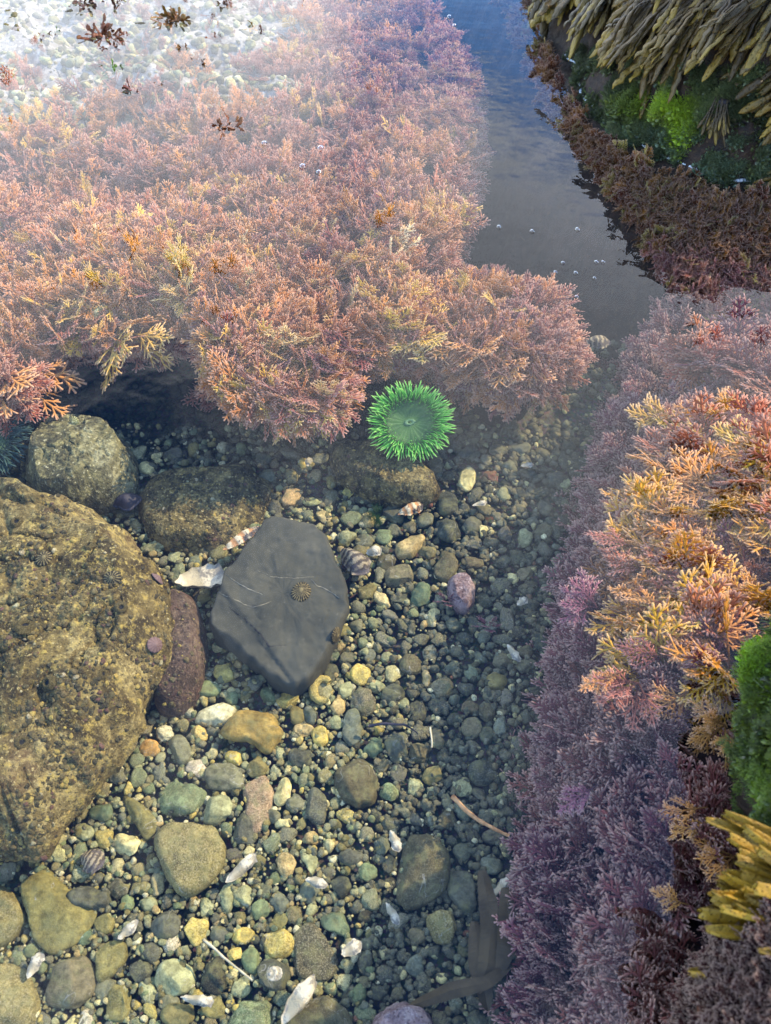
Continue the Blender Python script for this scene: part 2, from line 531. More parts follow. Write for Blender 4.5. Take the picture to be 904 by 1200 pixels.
# ------------------------------------------------------------------ ring rocks: closed solids from an outline and a height profile
def resample(P, n, rnd=0.0):
    P = [Vector((p[0], p[1])) for p in P]
    m = len(P)
    if rnd > 0:                              # Chaikin corner rounding
        for _ in range(2):
            Q = []
            for i in range(len(P)):
                a, b = P[i], P[(i + 1) % len(P)]
                Q += [a.lerp(b, rnd), a.lerp(b, 1 - rnd)]
            P = Q
        m = len(P)
    L_ = [(P[(i + 1) % m] - P[i]).length for i in range(m)]
    tot = sum(L_)
    out, i, acc = [], 0, 0.0
    for k in range(n):
        s = tot * k / n
        while acc + L_[i] < s and i < m - 1:
            acc += L_[i]; i += 1
        out.append(P[i].lerp(P[(i + 1) % m], (s - acc) / max(1e-9, L_[i])))
    return out
def ring_rock(outline, rings, n=96, rnd=0.22, disp=0.01, freq=12, octv=5, seed=1.0, fill=10, zfun=None, crack=0.0):
    """outline: world xy; rings: (offset towards centre in metres or fraction, z), bottom to top; then fills to the centre"""
    P = resample(outline, n, rnd)
    c = sum(P, Vector((0, 0))) / n
    V = []
    for off, z in rings:
        for p in P:
            d = p - c
            l = d.length
            q = c + d * max(0.05, (l - off) / l)
            V.append(Vector((q.x, q.y, z)))
    off, zt = rings[-1]
    for k in range(1, fill):
        s = 1 - k / fill
        for p in P:
            d = p - c
            l = d.length
            q = c + d * max(0.05, (l - off) / l) * s
            V.append(Vector((q.x, q.y, zt)))
    rows = len(rings) + fill - 1
    if zfun:
        for i, v in enumerate(V):
            if i >= len(rings) * n - n:
                v.z = zfun(v.x, v.y, v.z)
    W = []
    for v in V:
        d = Vector((v.x - c.x, v.y - c.y, 0)).normalized()
        k = fbm(v, freq, octv, seed)
        k2 = fbm(v, freq, octv, seed + 31)
        cr = crack * (smooth01(0.05, 0.0, abs(noise.noise(v * 7 + Vector((k * 0.5, k2 * 0.5, seed))))) + 0.8 * smooth01(0.06, 0.0, abs(noise.noise(v * 13 + Vector((k, 9, seed)))))) if crack else 0
        W.append(v + d * disp * k + Vector((0, 0, disp * 0.8 * k2 - cr)))
    F = []
    for r in range(rows - 1):
        for i in range(n):
            j = (i + 1) % n
            F.append((r * n + i, r * n + j, (r + 1) * n + j, (r + 1) * n + i))
    W.append(sum(W[-n:], Vector()) / n)
    F += [((rows - 1) * n + i, (rows - 1) * n + (i + 1) % n, len(W) - 1) for i in range(n)]
    F.append(tuple(range(n - 1, -1, -1)))
    return W, F
def bvh_of(V, F):
    return BVHTree.FromPolygons([Vector(v) for v in V], F)
def cast(bvh, px, py):
    h = bvh.ray_cast(CO, ray(px, py))
    return h[0], h[1]
def signed_area(P):
    return sum(P[i][0] * P[(i + 1) % len(P)][1] - P[(i + 1) % len(P)][0] * P[i][1] for i in range(len(P)))
def ccw(P):
    return P if signed_area(P) > 0 else P[::-1]

# ---- the coralline ledge (upper left)
LEDGE_PX = [(-260, 460), (-120, 440), (-20, 440), (2, 420), (40, 388), (120, 386), (180, 368), (222, 362), (258, 410), (275, 452), (305, 472), (350, 478), (388, 465),
            (405, 430), (425, 395), (470, 395), (505, 360), (520, 320), (520, 280), (535, 235), (545, 190), (548, 140), (540, 90), (515, 40), (478, 0), (440, -60), (400, -120)]
LEDGE = [tuple(at(x, y, -0.07)[:2]) for x, y in LEDGE_PX] + [(-0.1, 4.2), (-1.6, 4.4), (-2.6, 3.2), (-2.4, 1.6)]
LEDGE = ccw(LEDGE)
def pale_at(x, y):
    px, py = to_px((x, y, -0.04))
    a = smooth01(175, 95, py + 0.10 * (px - 200)) * smooth01(385, 330, px + 30 * fbm((x, y, 0), 5, 3, 2.0))
    return max(0.0, min(1.0, a))
def ledge_top(x, y, z):
    p = pale_at(x, y)
    return -0.090 + 0.040 * fbm((x, y, 0), 5, 3, 9.1) + 0.014 * fbm((x, y, 0), 15, 2, 3.3) + 0.05 * p + 0.012 * smooth01(1.2, 2.0, y)
W, F = ring_rock(LEDGE, [(0.30, -0.66), (0.32, -0.24), (0.28, -0.19), (0.13, -0.145), (0.02, -0.115), (0.0, -0.10), (0.012, -0.092), (0.04, -0.088)],
                 n=360, disp=0.02, freq=9, octv=5, seed=3.3, fill=60, zfun=ledge_top)
me = mesh('rock_ledge', W, F, attrs={'pale': [pale_at(v[0], v[1]) if v[2] > -0.10 else 0 for v in W]})
tag(link('rock_ledge', me, M_LEDGE), 'broad submerged rock shelf under the pink coralline mat, upper left', 'rock')
BV_LEDGE = bvh_of(W, F)

# ---- the spur right of the anemone's notch
SPUR_PX = [(455, 415), (480, 405), (520, 420), (560, 440), (605, 452), (640, 440), (660, 410), (650, 375), (620, 345), (575, 330), (530, 340), (490, 370)]
SPUR = ccw([tuple(at(x, y, -0.10)[:2]) for x, y in SPUR_PX])
W, F = ring_rock(SPUR, [(0.035, -0.27), (0.03, -0.2), (0.012, -0.14), (0.0, -0.115), (0.012, -0.10), (0.04, -0.092)], n=90, disp=0.016, freq=14, seed=7.7, fill=8)
tag(link('rock_spur', mesh('rock_spur', W, F, attrs={'pale': [0] * len(W)}), M_LEDGE), 'small submerged rock spur under a coralline cushion, right of the green anemone', 'rock')
BV_SPUR = bvh_of(W, F)

# ---- polyline distance fields for the right bank and the upper right rock
class Line:
    def __init__(s, P):
        s.P = np.array(P, float)
        s.A, s.B = s.P[:-1], s.P[1:]
        s.D = s.B - s.A
        s.L2 = (s.D ** 2).sum(1)
    def sd(s, x, y):                         # signed distance, positive on the right hand of the line
        q = np.array((x, y)) - s.A
        t = np.clip((q * s.D).sum(1) / s.L2, 0, 1)
        r = q - t[:, None] * s.D
        d = np.sqrt((r ** 2).sum(1))
        i = int(d.argmin())
        cr = s.D[i][0] * q[i][1] - s.D[i][1] * q[i][0]
        return -math.copysign(d[i], cr), (i + t[i]) / len(s.A)
def grid_mesh(name, xs, ys, fz, keep=None):
    n = len(xs)
    V = [Vector((x, y, fz(x, y))) for y in ys for x in xs]
    F = [(j * n + i, j * n + i + 1, (j + 1) * n + i + 1, (j + 1) * n + i) for j in range(len(ys) - 1) for i in range(n - 1)]
    if keep:
        F = [f for f in F if any(keep(V[k]) for k in f)]
        used = sorted({k for f in F for k in f})
        mp = {k: i for i, k in enumerate(used)}
        V = [V[k] for k in used]
        F = [tuple(mp[k] for k in f) for f in F]
    return V, F

BANK_PX = [(630, 1420), (644, 1250), (648, 1100), (654, 1000), (664, 900), (676, 800), (688, 700), (706, 620), (732, 520), (756, 450), (764, 410), (798, 375), (862, 345), (962, 310)]
BANK = Line([tuple(at(x, y, -0.22)[:2]) for x, y in BANK_PX])
def bank_z(x, y):
    d, s = BANK.sd(x, y)
    base = floor_z(x, y) - 0.035
    if d < -0.05:
        return base - 0.02
    far = smooth01(0.75, 1.15, y)
    z = base + (-base - 0.075 - 0.09 * far) * smooth01(-0.02, 0.085 + 0.10 * far, d) + 0.04 * smooth01(0.06, 0.3, d)
    return z + 0.018 * fbm((x, y, 0), 8, 4, 5.5) + 0.008 * fbm((x, y, 0), 30, 3, 1.5)
W, F = grid_mesh('rock_bank', np.linspace(0.0, 1.5, 150), np.linspace(-0.45, 1.75, 210), bank_z, lambda v: v.z > floor_z(v.x, v.y) - 0.045)
tag(link('rock_bank', mesh('rock_bank', W, F, attrs={'pale': [0] * len(W)}), M_LEDGE), 'steep submerged rock bank under purple coralline fronds along the right side', 'rock')
BV_BANK = bvh_of(W, F)

SHORE_PX = [(500, -260), (560, -130), (600, -50), (632, 0), (655, 45), (672, 78), (684, 108), (702, 132), (740, 160), (770, 180), (800, 194), (850, 207), (904, 215), (985, 222), (1120, 215), (1300, 190)]
SHORE_W = [tuple(at(x, y, 0)[:2]) for x, y in SHORE_PX]
SHORE = Line(SHORE_W[::-1])
KNOB = at(800, 150, 0.07)
def shore_z(x, y):
    d, s = SHORE.sd(x, y)
    px = 1300 - s * 800
    d += 0.02 * fbm((x, y, 0), 9, 3, 2.2)
    if d < -0.52:
        return -0.70
    hs = 0.15 + 0.17 * smooth01(650, 880, to_px((x, y, 0))[0])
    if d < 0:
        w = 0.06 + 0.22 * smooth01(690, 900, to_px((x, y, 0))[0])
        z = 0.6 * d if d > -w else -0.6 * w + 2.2 * (d + w)
    else:
        z = hs * (1 - math.exp(-d / 0.045)) + 0.22 * d
    return z + 0.014 * fbm((x, y, 0), 14, 4, 8.8)
W, F = grid_mesh('wrack_rock', np.linspace(0.1, 2.6, 250), np.linspace(1.0, 4.0, 280), shore_z, lambda v: v.z > -0.69)
# orientation check: the rock must lie on the right of the shore
tag(link('wrack_rock', mesh('wrack_rock', W, F), M_WETROCK), 'dark wet rock draped with brown rockweed rising from the water, upper right', 'rock')
BV_SHORE = bvh_of(W, F)

# ---- the near rock at the right edge
NEAR_Z = 0.14
NEAR_PX = [(1036, 640), (951, 712), (914, 745), (904, 790), (908, 850), (914, 900), (926, 950), (934, 1000), (880, 1050), (858, 1100), (842, 1180), (836, 1260), (828, 1400)]
NEAR = [tuple(at(x, y, NEAR_Z)[:2]) for x, y in NEAR_PX] + [(0.5, -0.5), (1.0, -0.6), (1.4, -0.1), (1.3, 0.6), (0.95, 0.70), (0.62, 0.56)]
NEAR = ccw(NEAR)
W, F = ring_rock(NEAR, [(0.05, -0.26), (0.04, -0.15), (0.03, -0.06), (0.022, 0.0), (0.012, 0.05), (0.0, 0.10), (0.004, 0.135), (0.02, 0.165), (0.05, 0.19), (0.1, 0.21)],
                 n=200, zfun=lambda x, y, z: z + 0.20 * smooth01(0.40, 0.60, x), disp=0.022, freq=11, octv=4, seed=12.5, fill=14)
tag(link('mossy_rock', mesh('mossy_rock', W, F), M_WETROCK), 'near rock with bright green moss at the right edge of the pool', 'rock')
BV_NEAR = bvh_of(W, F)

# ------------------------------------------------------------------ boulders and traced stones
USED = np.zeros((1300, 1104), bool)         # photo pixels already covered by a traced stone (offset 100)
YY, XX = np.mgrid[0:1300, 0:1104]
def mark(P):
    P = [(x + 100, y + 50) for x, y in P]
    x0, x1 = int(max(0, min(p[0] for p in P))), int(min(1103, max(p[0] for p in P))) + 1
    y0, y1 = int(max(0, min(p[1] for p in P))), int(min(1299, max(p[1] for p in P))) + 1
    if x1 <= x0 or y1 <= y0:
        return
    xx, yy = XX[y0:y1, x0:x1], YY[y0:y1, x0:x1]
    inside = np.zeros(xx.shape, bool)
    for i in range(len(P)):
        (ax, ay), (bx, by) = P[i], P[(i + 1) % len(P)]
        if ay == by:
            continue
        c = ((ay > yy) != (by > yy)) & (xx < (bx - ax) * (yy - ay) / (by - ay) + ax)
        inside ^= c
    USED[y0:y1, x0:x1] |= inside
LANDMARKS = []                              # (px, py, phrase) to name pebbles by what they lie beside

def boulder(px_outline, z_edge, rings, mat, name, label, n=160, disp=0.008, freq=16, octv=6, seed=1.0, fill=24, dome=0.02, cat='rock', crack=0.0):
    P = ccw([tuple(at(x, y, z_edge)[:2]) for x, y in px_outline])
    c = Vector((sum(p[0] for p in P) / len(P), sum(p[1] for p in P) / len(P)))
    rad = max((Vector(p) - c).length for p in P)
    zt = rings[-1][1]
    def zf(x, y, z):
        r = (Vector((x, y)) - c).length / rad
        return zt + dome * (1 - r * r)
    W, F = ring_rock(P, rings, n=n, disp=disp, freq=freq, octv=octv, seed=seed, fill=fill, zfun=zf, crack=crack)
    org = Vector((c.x, c.y, rings[0][1]))
    me = mesh(name, [Vector(v) - org for v in W], F)
    o = link(name, me, mat)
    o.location = org
    tag(o, label, cat)
    mark(px_outline)
    return o, bvh_of(W, F)

o, BV_BOULDER = boulder([(-170, 620), (-60, 580), (30, 584), (90, 590), (135, 610), (170, 640), (193, 680), (203, 725), (196, 780), (180, 822), (150, 862), (112, 912), (78, 960), (50, 1000), (-10, 1010), (-90, 990), (-170, 900)],
    -0.16, [(0.05, -0.26), (0.02, -0.22), (0.0, -0.17), (0.006, -0.14), (0.022, -0.115), (0.05, -0.098)], M_BOULDER, 'boulder',
    'large brown encrusted boulder filling the left edge of the pool', n=300, disp=0.022, freq=11, octv=8, seed=2.0, fill=90, dome=0.025, crack=0.009)
o, BV_RED = boulder([(188, 700), (205, 688), (228, 700), (241, 735), (240, 775), (226, 815), (200, 832), (176, 826), (180, 770)], -0.19,
    [(0.0, -0.25), (0.0, -0.20), (0.006, -0.185), (0.018, -0.172)], M_REDROCK, 'red_rock', 'dull red crusted rock wedged between the big boulder and the slab', n=90, disp=0.006, freq=26, seed=4.0, fill=14, dome=0.012)
o, BV_FLAT = boulder([(160, 572), (180, 548), (230, 540), (290, 538), (318, 560), (312, 592), (290, 612), (262, 636), (215, 642), (178, 628), (158, 600)], -0.20,
    [(0.0, -0.25), (0.0, -0.22), (0.006, -0.208), (0.02, -0.200)], M_FLATROCK, 'flat_rock', 'flat brown gravelly rock between the round mottled rock and the slab', n=130, disp=0.01, freq=24, octv=6, seed=6.0, fill=26, dome=0.014)
o, BV_ROUND = boulder([(22, 545), (28, 512), (50, 490), (90, 484), (130, 490), (153, 512), (157, 545), (146, 568), (112, 586), (78, 592), (40, 584)], -0.17,
    [(0.012, -0.26), (0.004, -0.225), (0.0, -0.205), (0.005, -0.185), (0.014, -0.170), (0.026, -0.160)], M_ROUNDROCK, 'round_rock', 'rounded mottled green-brown rock below the ledge, beside the dim anemone', n=190, disp=0.012, freq=13, octv=7, seed=9.0, fill=40, dome=0.030, crack=0.004)
o, BV_SHELF = boulder([(384, 528), (405, 516), (440, 522), (475, 534), (508, 552), (520, 566), (508, 580), (470, 583), (430, 574), (398, 558)], -0.19,
    [(0.0, -0.25), (0.0, -0.205), (0.006, -0.19), (0.016, -0.178)], M_FLATROCK, 'low_rock', 'low rough brown rock directly beneath the bright green anemone', n=100, disp=0.007, freq=26, octv=6, seed=15.0, fill=18, dome=0.012)
LANDMARKS += [(205, 770, 'red crusted rock'), (238, 590, 'flat brown rock'), (90, 540, 'round mottled rock'), (455, 555, 'low rock under the anemone'), (140, 840, 'big encrusted boulder'), (90, 930, 'big encrusted boulder')]

# the slab: split stone with a sharp outline
SLAB_PX = [(309, 610), (319, 606), (345, 609), (369, 613), (379, 620), (392, 646), (409, 690), (409, 709), (379, 766), (361, 792), (343, 801), (313, 786), (280, 761), (246, 733), (243, 716), (263, 670), (283, 646)]
def build_slab():
    zt = -0.165
    P = ccw([tuple(at(x, y, zt)[:2]) for x, y in SLAB_PX])
    c = Vector((sum(p[0] for p in P) / len(P), sum(p[1] for p in P) / len(P)))
    tilt = lambda x, y: -0.05 * (x - c.x) + 0.03 * (y - c.y)
    W, F = ring_rock(P, [(0.01, -0.25), (0.004, -0.215), (0.0, -0.185), (0.001, -0.172), (0.004, zt)], n=220, rnd=0.07, disp=0.0055, freq=34, octv=6, seed=21, fill=30,
                     zfun=lambda x, y, z: zt + tilt(x, y))
    # the step of the split layer along the lower left edge
    a, b = at(268, 700, zt), at(318, 762, zt)
    for v in W:
        if v.z > -0.19:
            s = (v.xy - a.xy).cross((b.xy - a.xy).normalized())
            if s > 0:
                v.z -= 0.004 * min(1.0, s / 0.0025)
    org = Vector((c.x, c.y, -0.25))
    o = link('slate_slab', mesh('slate_slab', [v - org for v in W], F), M_SLATE)
    o.location = org
    tag(o, 'big dark grey angular slab lying flat with a limpet on top', 'stone')
    bv = bvh_of(W, F)
    def ribbon(name, pts, w, h, mat):
        V, Fc = [], []
        Q = []
        for i in range(len(pts) - 1):
            for t in np.linspace(0, 1, 6, endpoint=False):
                Q.append((pts[i][0] + (pts[i + 1][0] - pts[i][0]) * t, pts[i][1] + (pts[i + 1][1] - pts[i][1]) * t))
        Q.append(pts[-1])
        H = [cast(bv, *q)[0] for q in Q]
        H = [hh for hh in H if hh]
        m = len(H)
        for i, hh in enumerate(H):
            d = (H[min(i + 1, m - 1)] - H[max(i - 1, 0)]).normalized()
            s = Vector((-d.y, d.x, 0))
            ww = w * (0.35 + 0.65 * math.sin(math.pi * (i + 0.5) / m)) * (1 + 0.5 * noise.noise(hh * 90))
            jit = s * 0.0015 * noise.noise(hh * 120 + Vector((5, 0, 0)))
            for e in (-1, 1):
                V.append(hh + jit + s * ww * e - org + Vector((0, 0, -0.001)))
            V.append(hh + jit - org + Vector((0, 0, h)))
        for i in range(m - 1):
            k = i * 3
            Fc += [(k, k + 2, k + 5, k + 3), (k + 2, k + 1, k + 4, k + 5)]
        link(name, mesh(name, V, Fc), mat, o)
    ribbon('quartz_vein', [(265, 673), (280, 684), (292, 690), (308, 697)], 0.0013, 0.0009, M_VEIN)
    ribbon('quartz_vein', [(256, 694), (276, 703), (296, 712), (318, 705)], 0.0007, 0.0007, M_VEIN)
    ribbon('quartz_vein', [(365, 679), (372, 686), (384, 691), (398, 700)], 0.0010, 0.0008, M_VEIN)
    ribbon('quartz_vein', [(300, 668), (320, 676), (345, 678), (368, 676)], 0.0005, 0.0006, M_VEIN)
    ribbon('crack', [(268, 711), (288, 726), (305, 742), (316, 757), (336, 756)], 0.0016, 0.0006, M_CRACK)
    mark(SLAB_PX)
    return bv
BV_SLAB = build_slab()
LANDMARKS += [(258, 760, 'dark slab'), (330, 812, 'dark slab'), (405, 740, 'dark slab'), (415, 690, 'dark slab')]

# --- stone meshes
def facet_stone(rng, outline, h, cuts, sub, rough, seed):
    """unit-free solid: outline (xy about 0), height h, cut by random planes"""
    bm = bmesh.new()
    bmesh.ops.create_icosphere(bm, subdivisions=sub, radius=1)
    ang = [math.atan2(p[1], p[0]) for p in outline]
    rad = [math.hypot(p[0], p[1]) for p in outline]
    order = sorted(range(len(ang)), key=lambda i: ang[i])
    A = np.array([ang[i] for i in order]); Rr = np.array([rad[i] for i in order])
    A3 = np.concatenate([A - 2 * math.pi, A, A + 2 * math.pi]); R3 = np.concatenate([Rr, Rr, Rr])
    planes = []
    for _ in range(cuts):
        n = Vector((rng.gauss(0, 0.8), rng.gauss(0, 0.8), rng.gauss(0.5, 0.8))).normalized()
        planes.append((n, rng.uniform(0.52, 0.84)))
    for v in bm.verts:
        p = v.co.copy()
        for n, d in planes:
            e = p.dot(n) - d
            if e > 0:
                p -= n * e * 0.9
        q = math.hypot(p.x, p.y)
        f = np.interp(math.atan2(p.y, p.x), A3, R3)
        rr = f * min(1.0, q) ** 0.85
        th = math.atan2(p.y, p.x)
        w = Vector((math.cos(th) * rr, math.sin(th) * rr, p.z * h))
        s = max(rad)
        w += v.co * s * rough * fbm(v.co, 1.7, 4, seed)
        v.co = w
    me = bpy.data.meshes.new('stone')
    bm.to_mesh(me)
    bm.free()
    me.polygons.foreach_set('use_smooth', [True] * len(me.polygons))
    return me

def oval(rng, cx, cy, w, h, ang, kind):
    n = 12 if kind != 'angular' else 7
    P = []
    for i in range(n):
        t = 2 * math.pi * i / n + (rng.uniform(-0.25, 0.25) if kind == 'angular' else 0)
        wob = 1 + rng.uniform(-0.06, 0.06) * (2.2 if kind == 'angular' else 1)
        x, y = math.cos(t) * w / 2 * wob, math.sin(t) * h / 2 * wob
        a = R(-ang)
        P.append((cx + x * math.cos(a) - y * math.sin(a), cy + x * math.sin(a) + y * math.cos(a)))
    return P

def traced_stone(P, colour, label, short=None, hfac=0.55, cuts=4, rough=0.05, mat=None, seed=0, name='stone', lift=0.0, speckle=0.3, group='stones on the pool floor', sub=4):
    rng = random.Random(seed * 7 + 1)
    cx, cy = sum(p[0] for p in P) / len(P), sum(p[1] for p in P) / len(P)
    base = at(cx, cy, FLOOR)
    wpts = [at(x, y, FLOOR + 0.008) for x, y in P]
    c = sum(wpts, Vector()) / len(wpts)
    O2 = resample(ccw([(p.x - c.x, p.y - c.y) for p in wpts]), 40, 0.15)
    size = math.sqrt(abs(signed_area([tuple(p) for p in O2])) / 2 / math.pi)
    h = size * hfac
    h = min(h, 0.030)
    me = facet_stone(rng, [tuple(p) for p in O2], h, cuts, sub, rough, seed * 1.37)
    o = link(name, me, mat or M_BIGSTONE)
    o.location = (c.x, c.y, FLOOR + 0.002 + h * 0.22 + lift)
    o.color = tuple(colour) + (speckle * 0.55,)
    tag(o, label, 'stone', group)
    mark(P)
    if short:
        LANDMARKS.append((cx, cy, short))
    return o

def _soft(c):
    g = sum(c) / 3
    return tuple((g + (x - g) * 0.95) * m for x, m in zip(c, (1.12, 1.08, 0.76)))     # thin yellow-green film on every stone
C = dict(brown=(0.22, 0.15, 0.045), olive=(0.165, 0.14, 0.052), khaki=(0.165, 0.135, 0.058), grey=(0.125, 0.122, 0.092), dark=(0.055, 0.056, 0.05), black=(0.025, 0.024, 0.022), slate=(0.075, 0.075, 0.067),
         green=(0.13, 0.165, 0.095), teal=(0.085, 0.12, 0.085), pale=(0.25, 0.255, 0.16), cream=(0.46, 0.40, 0.22), white=(0.56, 0.52, 0.40), gold=(0.42, 0.32, 0.09), orange=(0.46, 0.25, 0.08),
         tan=(0.36, 0.26, 0.13), pink=(0.26, 0.17, 0.12), bluegrey=(0.11, 0.12, 0.108), deep=(0.038, 0.042, 0.040), mud=(0.075, 0.064, 0.042), red=(0.16, 0.055, 0.045), greybrown=(0.125, 0.105, 0.072))
C = {k: _soft(v) for k, v in C.items()}
# polygons traced stone by stone: outline, colour, label, landmark phrase, height, cuts, speckle
POLY = [
 ([(255, 863), (275, 838), (291, 827), (319, 827), (333, 841), (341, 857), (333, 871), (316, 884), (291, 875), (267, 874)], 'brown', 'smooth golden-brown blocky stone below the tip of the slab', 'golden-brown block', 0.75, 6, 0.15),
 ([(421, 881), (397, 896), (390, 913), (399, 935), (419, 947), (441, 946), (444, 935), (441, 904)], 'mud', 'smooth dark brown rounded stone in the middle of the lower gravel', 'dark brown round stone', 0.6, 2, 0.15),
 ([(179, 983), (199, 963), (226, 961), (252, 969), (264, 986), (265, 1012), (250, 1036), (222, 1055), (207, 1050), (190, 1018)], 'khaki', 'large sandy-brown heart-shaped stone with a fine gritty surface', 'heart-shaped stone', 0.7, 1, 0.9),
 ([(141, 930), (156, 934), (186, 959), (182, 976), (169, 986), (156, 966)], 'olive', 'long olive-brown wedge stone pointing at the heart-shaped stone', 'olive wedge', 0.6, 4, 0.2),
 ([(187, 929), (199, 908), (232, 916), (245, 929), (229, 953), (212, 959), (186, 953)], 'green', 'flat mossy green stone just above the heart-shaped stone', 'flat green stone', 0.5, 4, 0.6),
 ([(230, 955), (240, 935), (262, 929), (280, 940), (276, 955), (258, 966), (236, 966)], 'pale', 'pale green stone tucked behind the heart-shaped stone', 'pale green stone', 0.6, 4, 0.4),
 ([(282, 915), (310, 905), (322, 930), (314, 965), (298, 978), (284, 955)], 'pink', 'flat pinkish sandstone with gritty speckles below the khaki oval', 'pink sandstone', 0.35, 2, 1.0),
 ([(268, 990), (283, 948), (300, 962), (300, 988)], 'slate', 'dark grey triangular stone against the right of the heart-shaped stone', 'dark triangle', 0.6, 5, 0.2),
 ([(25, 1023), (50, 1015), (73, 1023), (86, 1037), (116, 1063), (110, 1083), (86, 1106), (60, 1123), (40, 1100), (32, 1073), (22, 1043)], 'olive', 'big yellow-olive cracked stone at lower left under a dark bar', 'cracked olive stone', 0.5, 4, 0.2),
 ([(75, 1048), (96, 1037), (126, 1040), (138, 1056), (133, 1068), (119, 1066), (80, 1065)], 'slate', 'dark slate bar lying across the cracked olive stone', 'slate bar', 0.8, 4, 0.1),
 ([(-45, 1080), (-20, 1035), (12, 1040), (33, 1072), (26, 1102), (8, 1122), (-20, 1128)], 'khaki', 'rounded gritty khaki stone cut by the left edge, upper of two', 'upper khaki edge stone', 0.6, 1, 0.8),
 ([(-30, 1215), (-40, 1150), (0, 1126), (32, 1135), (46, 1168), (40, 1215)], 'khaki', 'large speckled khaki stone in the bottom left corner', 'corner khaki stone', 0.6, 1, 0.9),
 ([(46, 1166), (63, 1129), (83, 1116), (103, 1123), (113, 1139), (110, 1166), (86, 1184), (56, 1179)], 'greybrown', 'smooth grey-brown rounded stone near the bottom left corner', 'grey-brown round stone', 0.6, 3, 0.15),
 ([(108, 1118), (128, 1102), (148, 1104), (150, 1122), (134, 1142), (114, 1156)], 'olive', 'tan oval stone leaning on the grey-brown round stone', 'tan leaning oval', 0.7, 2, 0.4),
 ([(469, 1002), (483, 974), (507, 967), (521, 983), (530, 1006), (523, 1044), (507, 1058), (476, 1071), (464, 1053), (465, 1025)], 'mud', 'large dark brown shaded stone left of the kelp', 'large shaded brown stone', 0.5, 2, 0.35),
 ([(497, 1075), (512, 1062), (532, 1068), (541, 1086), (530, 1106), (508, 1106)], 'khaki', 'rough brown stone below the large shaded one', 'rough shaded stone', 0.7, 3, 0.9),
 ([(523, 1019), (553, 1019), (560, 1039), (562, 1069), (544, 1073), (525, 1048)], 'slate', 'dark slate plate with a pale vein left of the kelp', 'veined slate plate', 0.5, 5, 0.1),
 ([(374, 1078), (386, 1062), (408, 1064), (416, 1090), (400, 1098), (380, 1094)], 'teal', 'dark green angular stone in the shade edge at the bottom', 'dark green stone', 0.5, 5, 0.3),
 ([(345, 1090), (365, 1078), (385, 1095), (398, 1130), (388, 1150), (350, 1148), (340, 1120)], 'mud', 'broad gritty brown stone near the bottom centre', 'broad brown stone', 0.4, 2, 0.9),
 ([(330, 1215), (345, 1172), (385, 1165), (410, 1185), (415, 1215)], 'mud', 'dark brown stone cut by the bottom edge', 'bottom dark stone', 0.6, 2, 0.2),
 ([(262, 1215), (280, 1172), (305, 1164), (322, 1180), (326, 1215)], 'green', 'mossy yellow-green stone cut by the bottom edge', 'mossy green stone', 0.7, 3, 0.9),
 ([(118, 1195), (128, 1155), (148, 1150), (156, 1170), (146, 1200)], 'olive', 'curved olive stone at the bottom left', 'curved olive stone', 0.6, 3, 0.4),
 ([(234, 1150), (236, 1122), (262, 1119), (268, 1145), (262, 1168), (244, 1166)], 'black', 'black rough angular stone near the bottom, beside a pale stem', 'black angular stone', 0.7, 6, 0.25),
 ([(212, 1092), (222, 1070), (246, 1078), (240, 1100), (228, 1111)], 'gold', 'golden speckled square stone left of the pale stem', 'golden square stone', 0.7, 5, 0.9),
 ([(405, 832), (420, 830), (428, 848), (426, 872), (410, 876), (400, 862)], 'bluegrey', 'angular grey stone with a split face right of the paired ovals', 'split grey stone', 0.8, 6, 0.2),
 ([(424, 880), (436, 862), (450, 862), (450, 880), (440, 890)], 'teal', 'dark green stone with a pale vein', 'veined green stone', 0.6, 5, 0.1),
 ([(450, 862), (478, 855), (480, 880), (466, 896), (452, 884)], 'slate', 'flat dark stone with a white vein beside the green one', 'white-veined dark stone', 0.5, 4, 0.1),
 ([(605, 666), (634, 660), (622, 676), (608, 682)], 'greybrown', 'flat brown chip in the shade near the right bank', 'flat shaded chip', 0.5, 4, 0.2),
 ([(508, 662), (520, 640), (536, 644), (538, 668), (524, 682), (510, 676)], 'mud', 'olive-brown upright stone above the pink crusted rock', 'olive-brown upright stone', 0.8, 3, 0.4),
 ([(478, 706), (490, 680), (505, 684), (504, 706), (490, 712)], 'teal', 'green wedge stone left of the pink crusted rock', 'green wedge', 0.7, 5, 0.2),
 ([(462, 642), (480, 626), (500, 624), (502, 632), (484, 652), (466, 654)], 'tan', 'long tan stone with an orange patch right of the mussel shell', 'long tan stone', 0.8, 2, 0.7),
 ([(451, 668), (468, 658), (482, 662), (486, 680), (470, 690), (452, 684)], 'greybrown', 'tan-grey rounded stone below the long tan stone', 'tan-grey stone', 0.7, 3, 0.6),
 ([(508, 584), (520, 574), (536, 580), (538, 598), (522, 604), (508, 598)], 'deep', 'smooth black stone right of the low rock', 'smooth black stone', 0.6, 3, 0.1),
 ([(510, 612), (522, 602), (540, 606), (544, 626), (528, 636), (512, 628)], 'deep', 'rough blue-black stone below the smooth black one', 'rough blue-black stone', 0.7, 5, 0.3),
 ([(234, 832), (262, 822), (278, 830), (272, 846), (246, 852), (226, 846)], 'white', 'bright white quartz lump left of the golden-brown block', 'white quartz lump', 0.7, 6, 0.5),
 ([(103, 948), (112, 940), (130, 940), (132, 956), (122, 964), (104, 960)], 'teal', 'dark teal squarish stone beside the olive wedge', 'teal square stone', 0.8, 6, 0.1),
 ([(445, 600), (456, 590), (472, 594), (474, 610), (460, 614)], 'slate', 'dark grey stone right of the green seaweed tuft', 'dark stone by the seaweed tuft', 0.6, 4, 0.1),
]
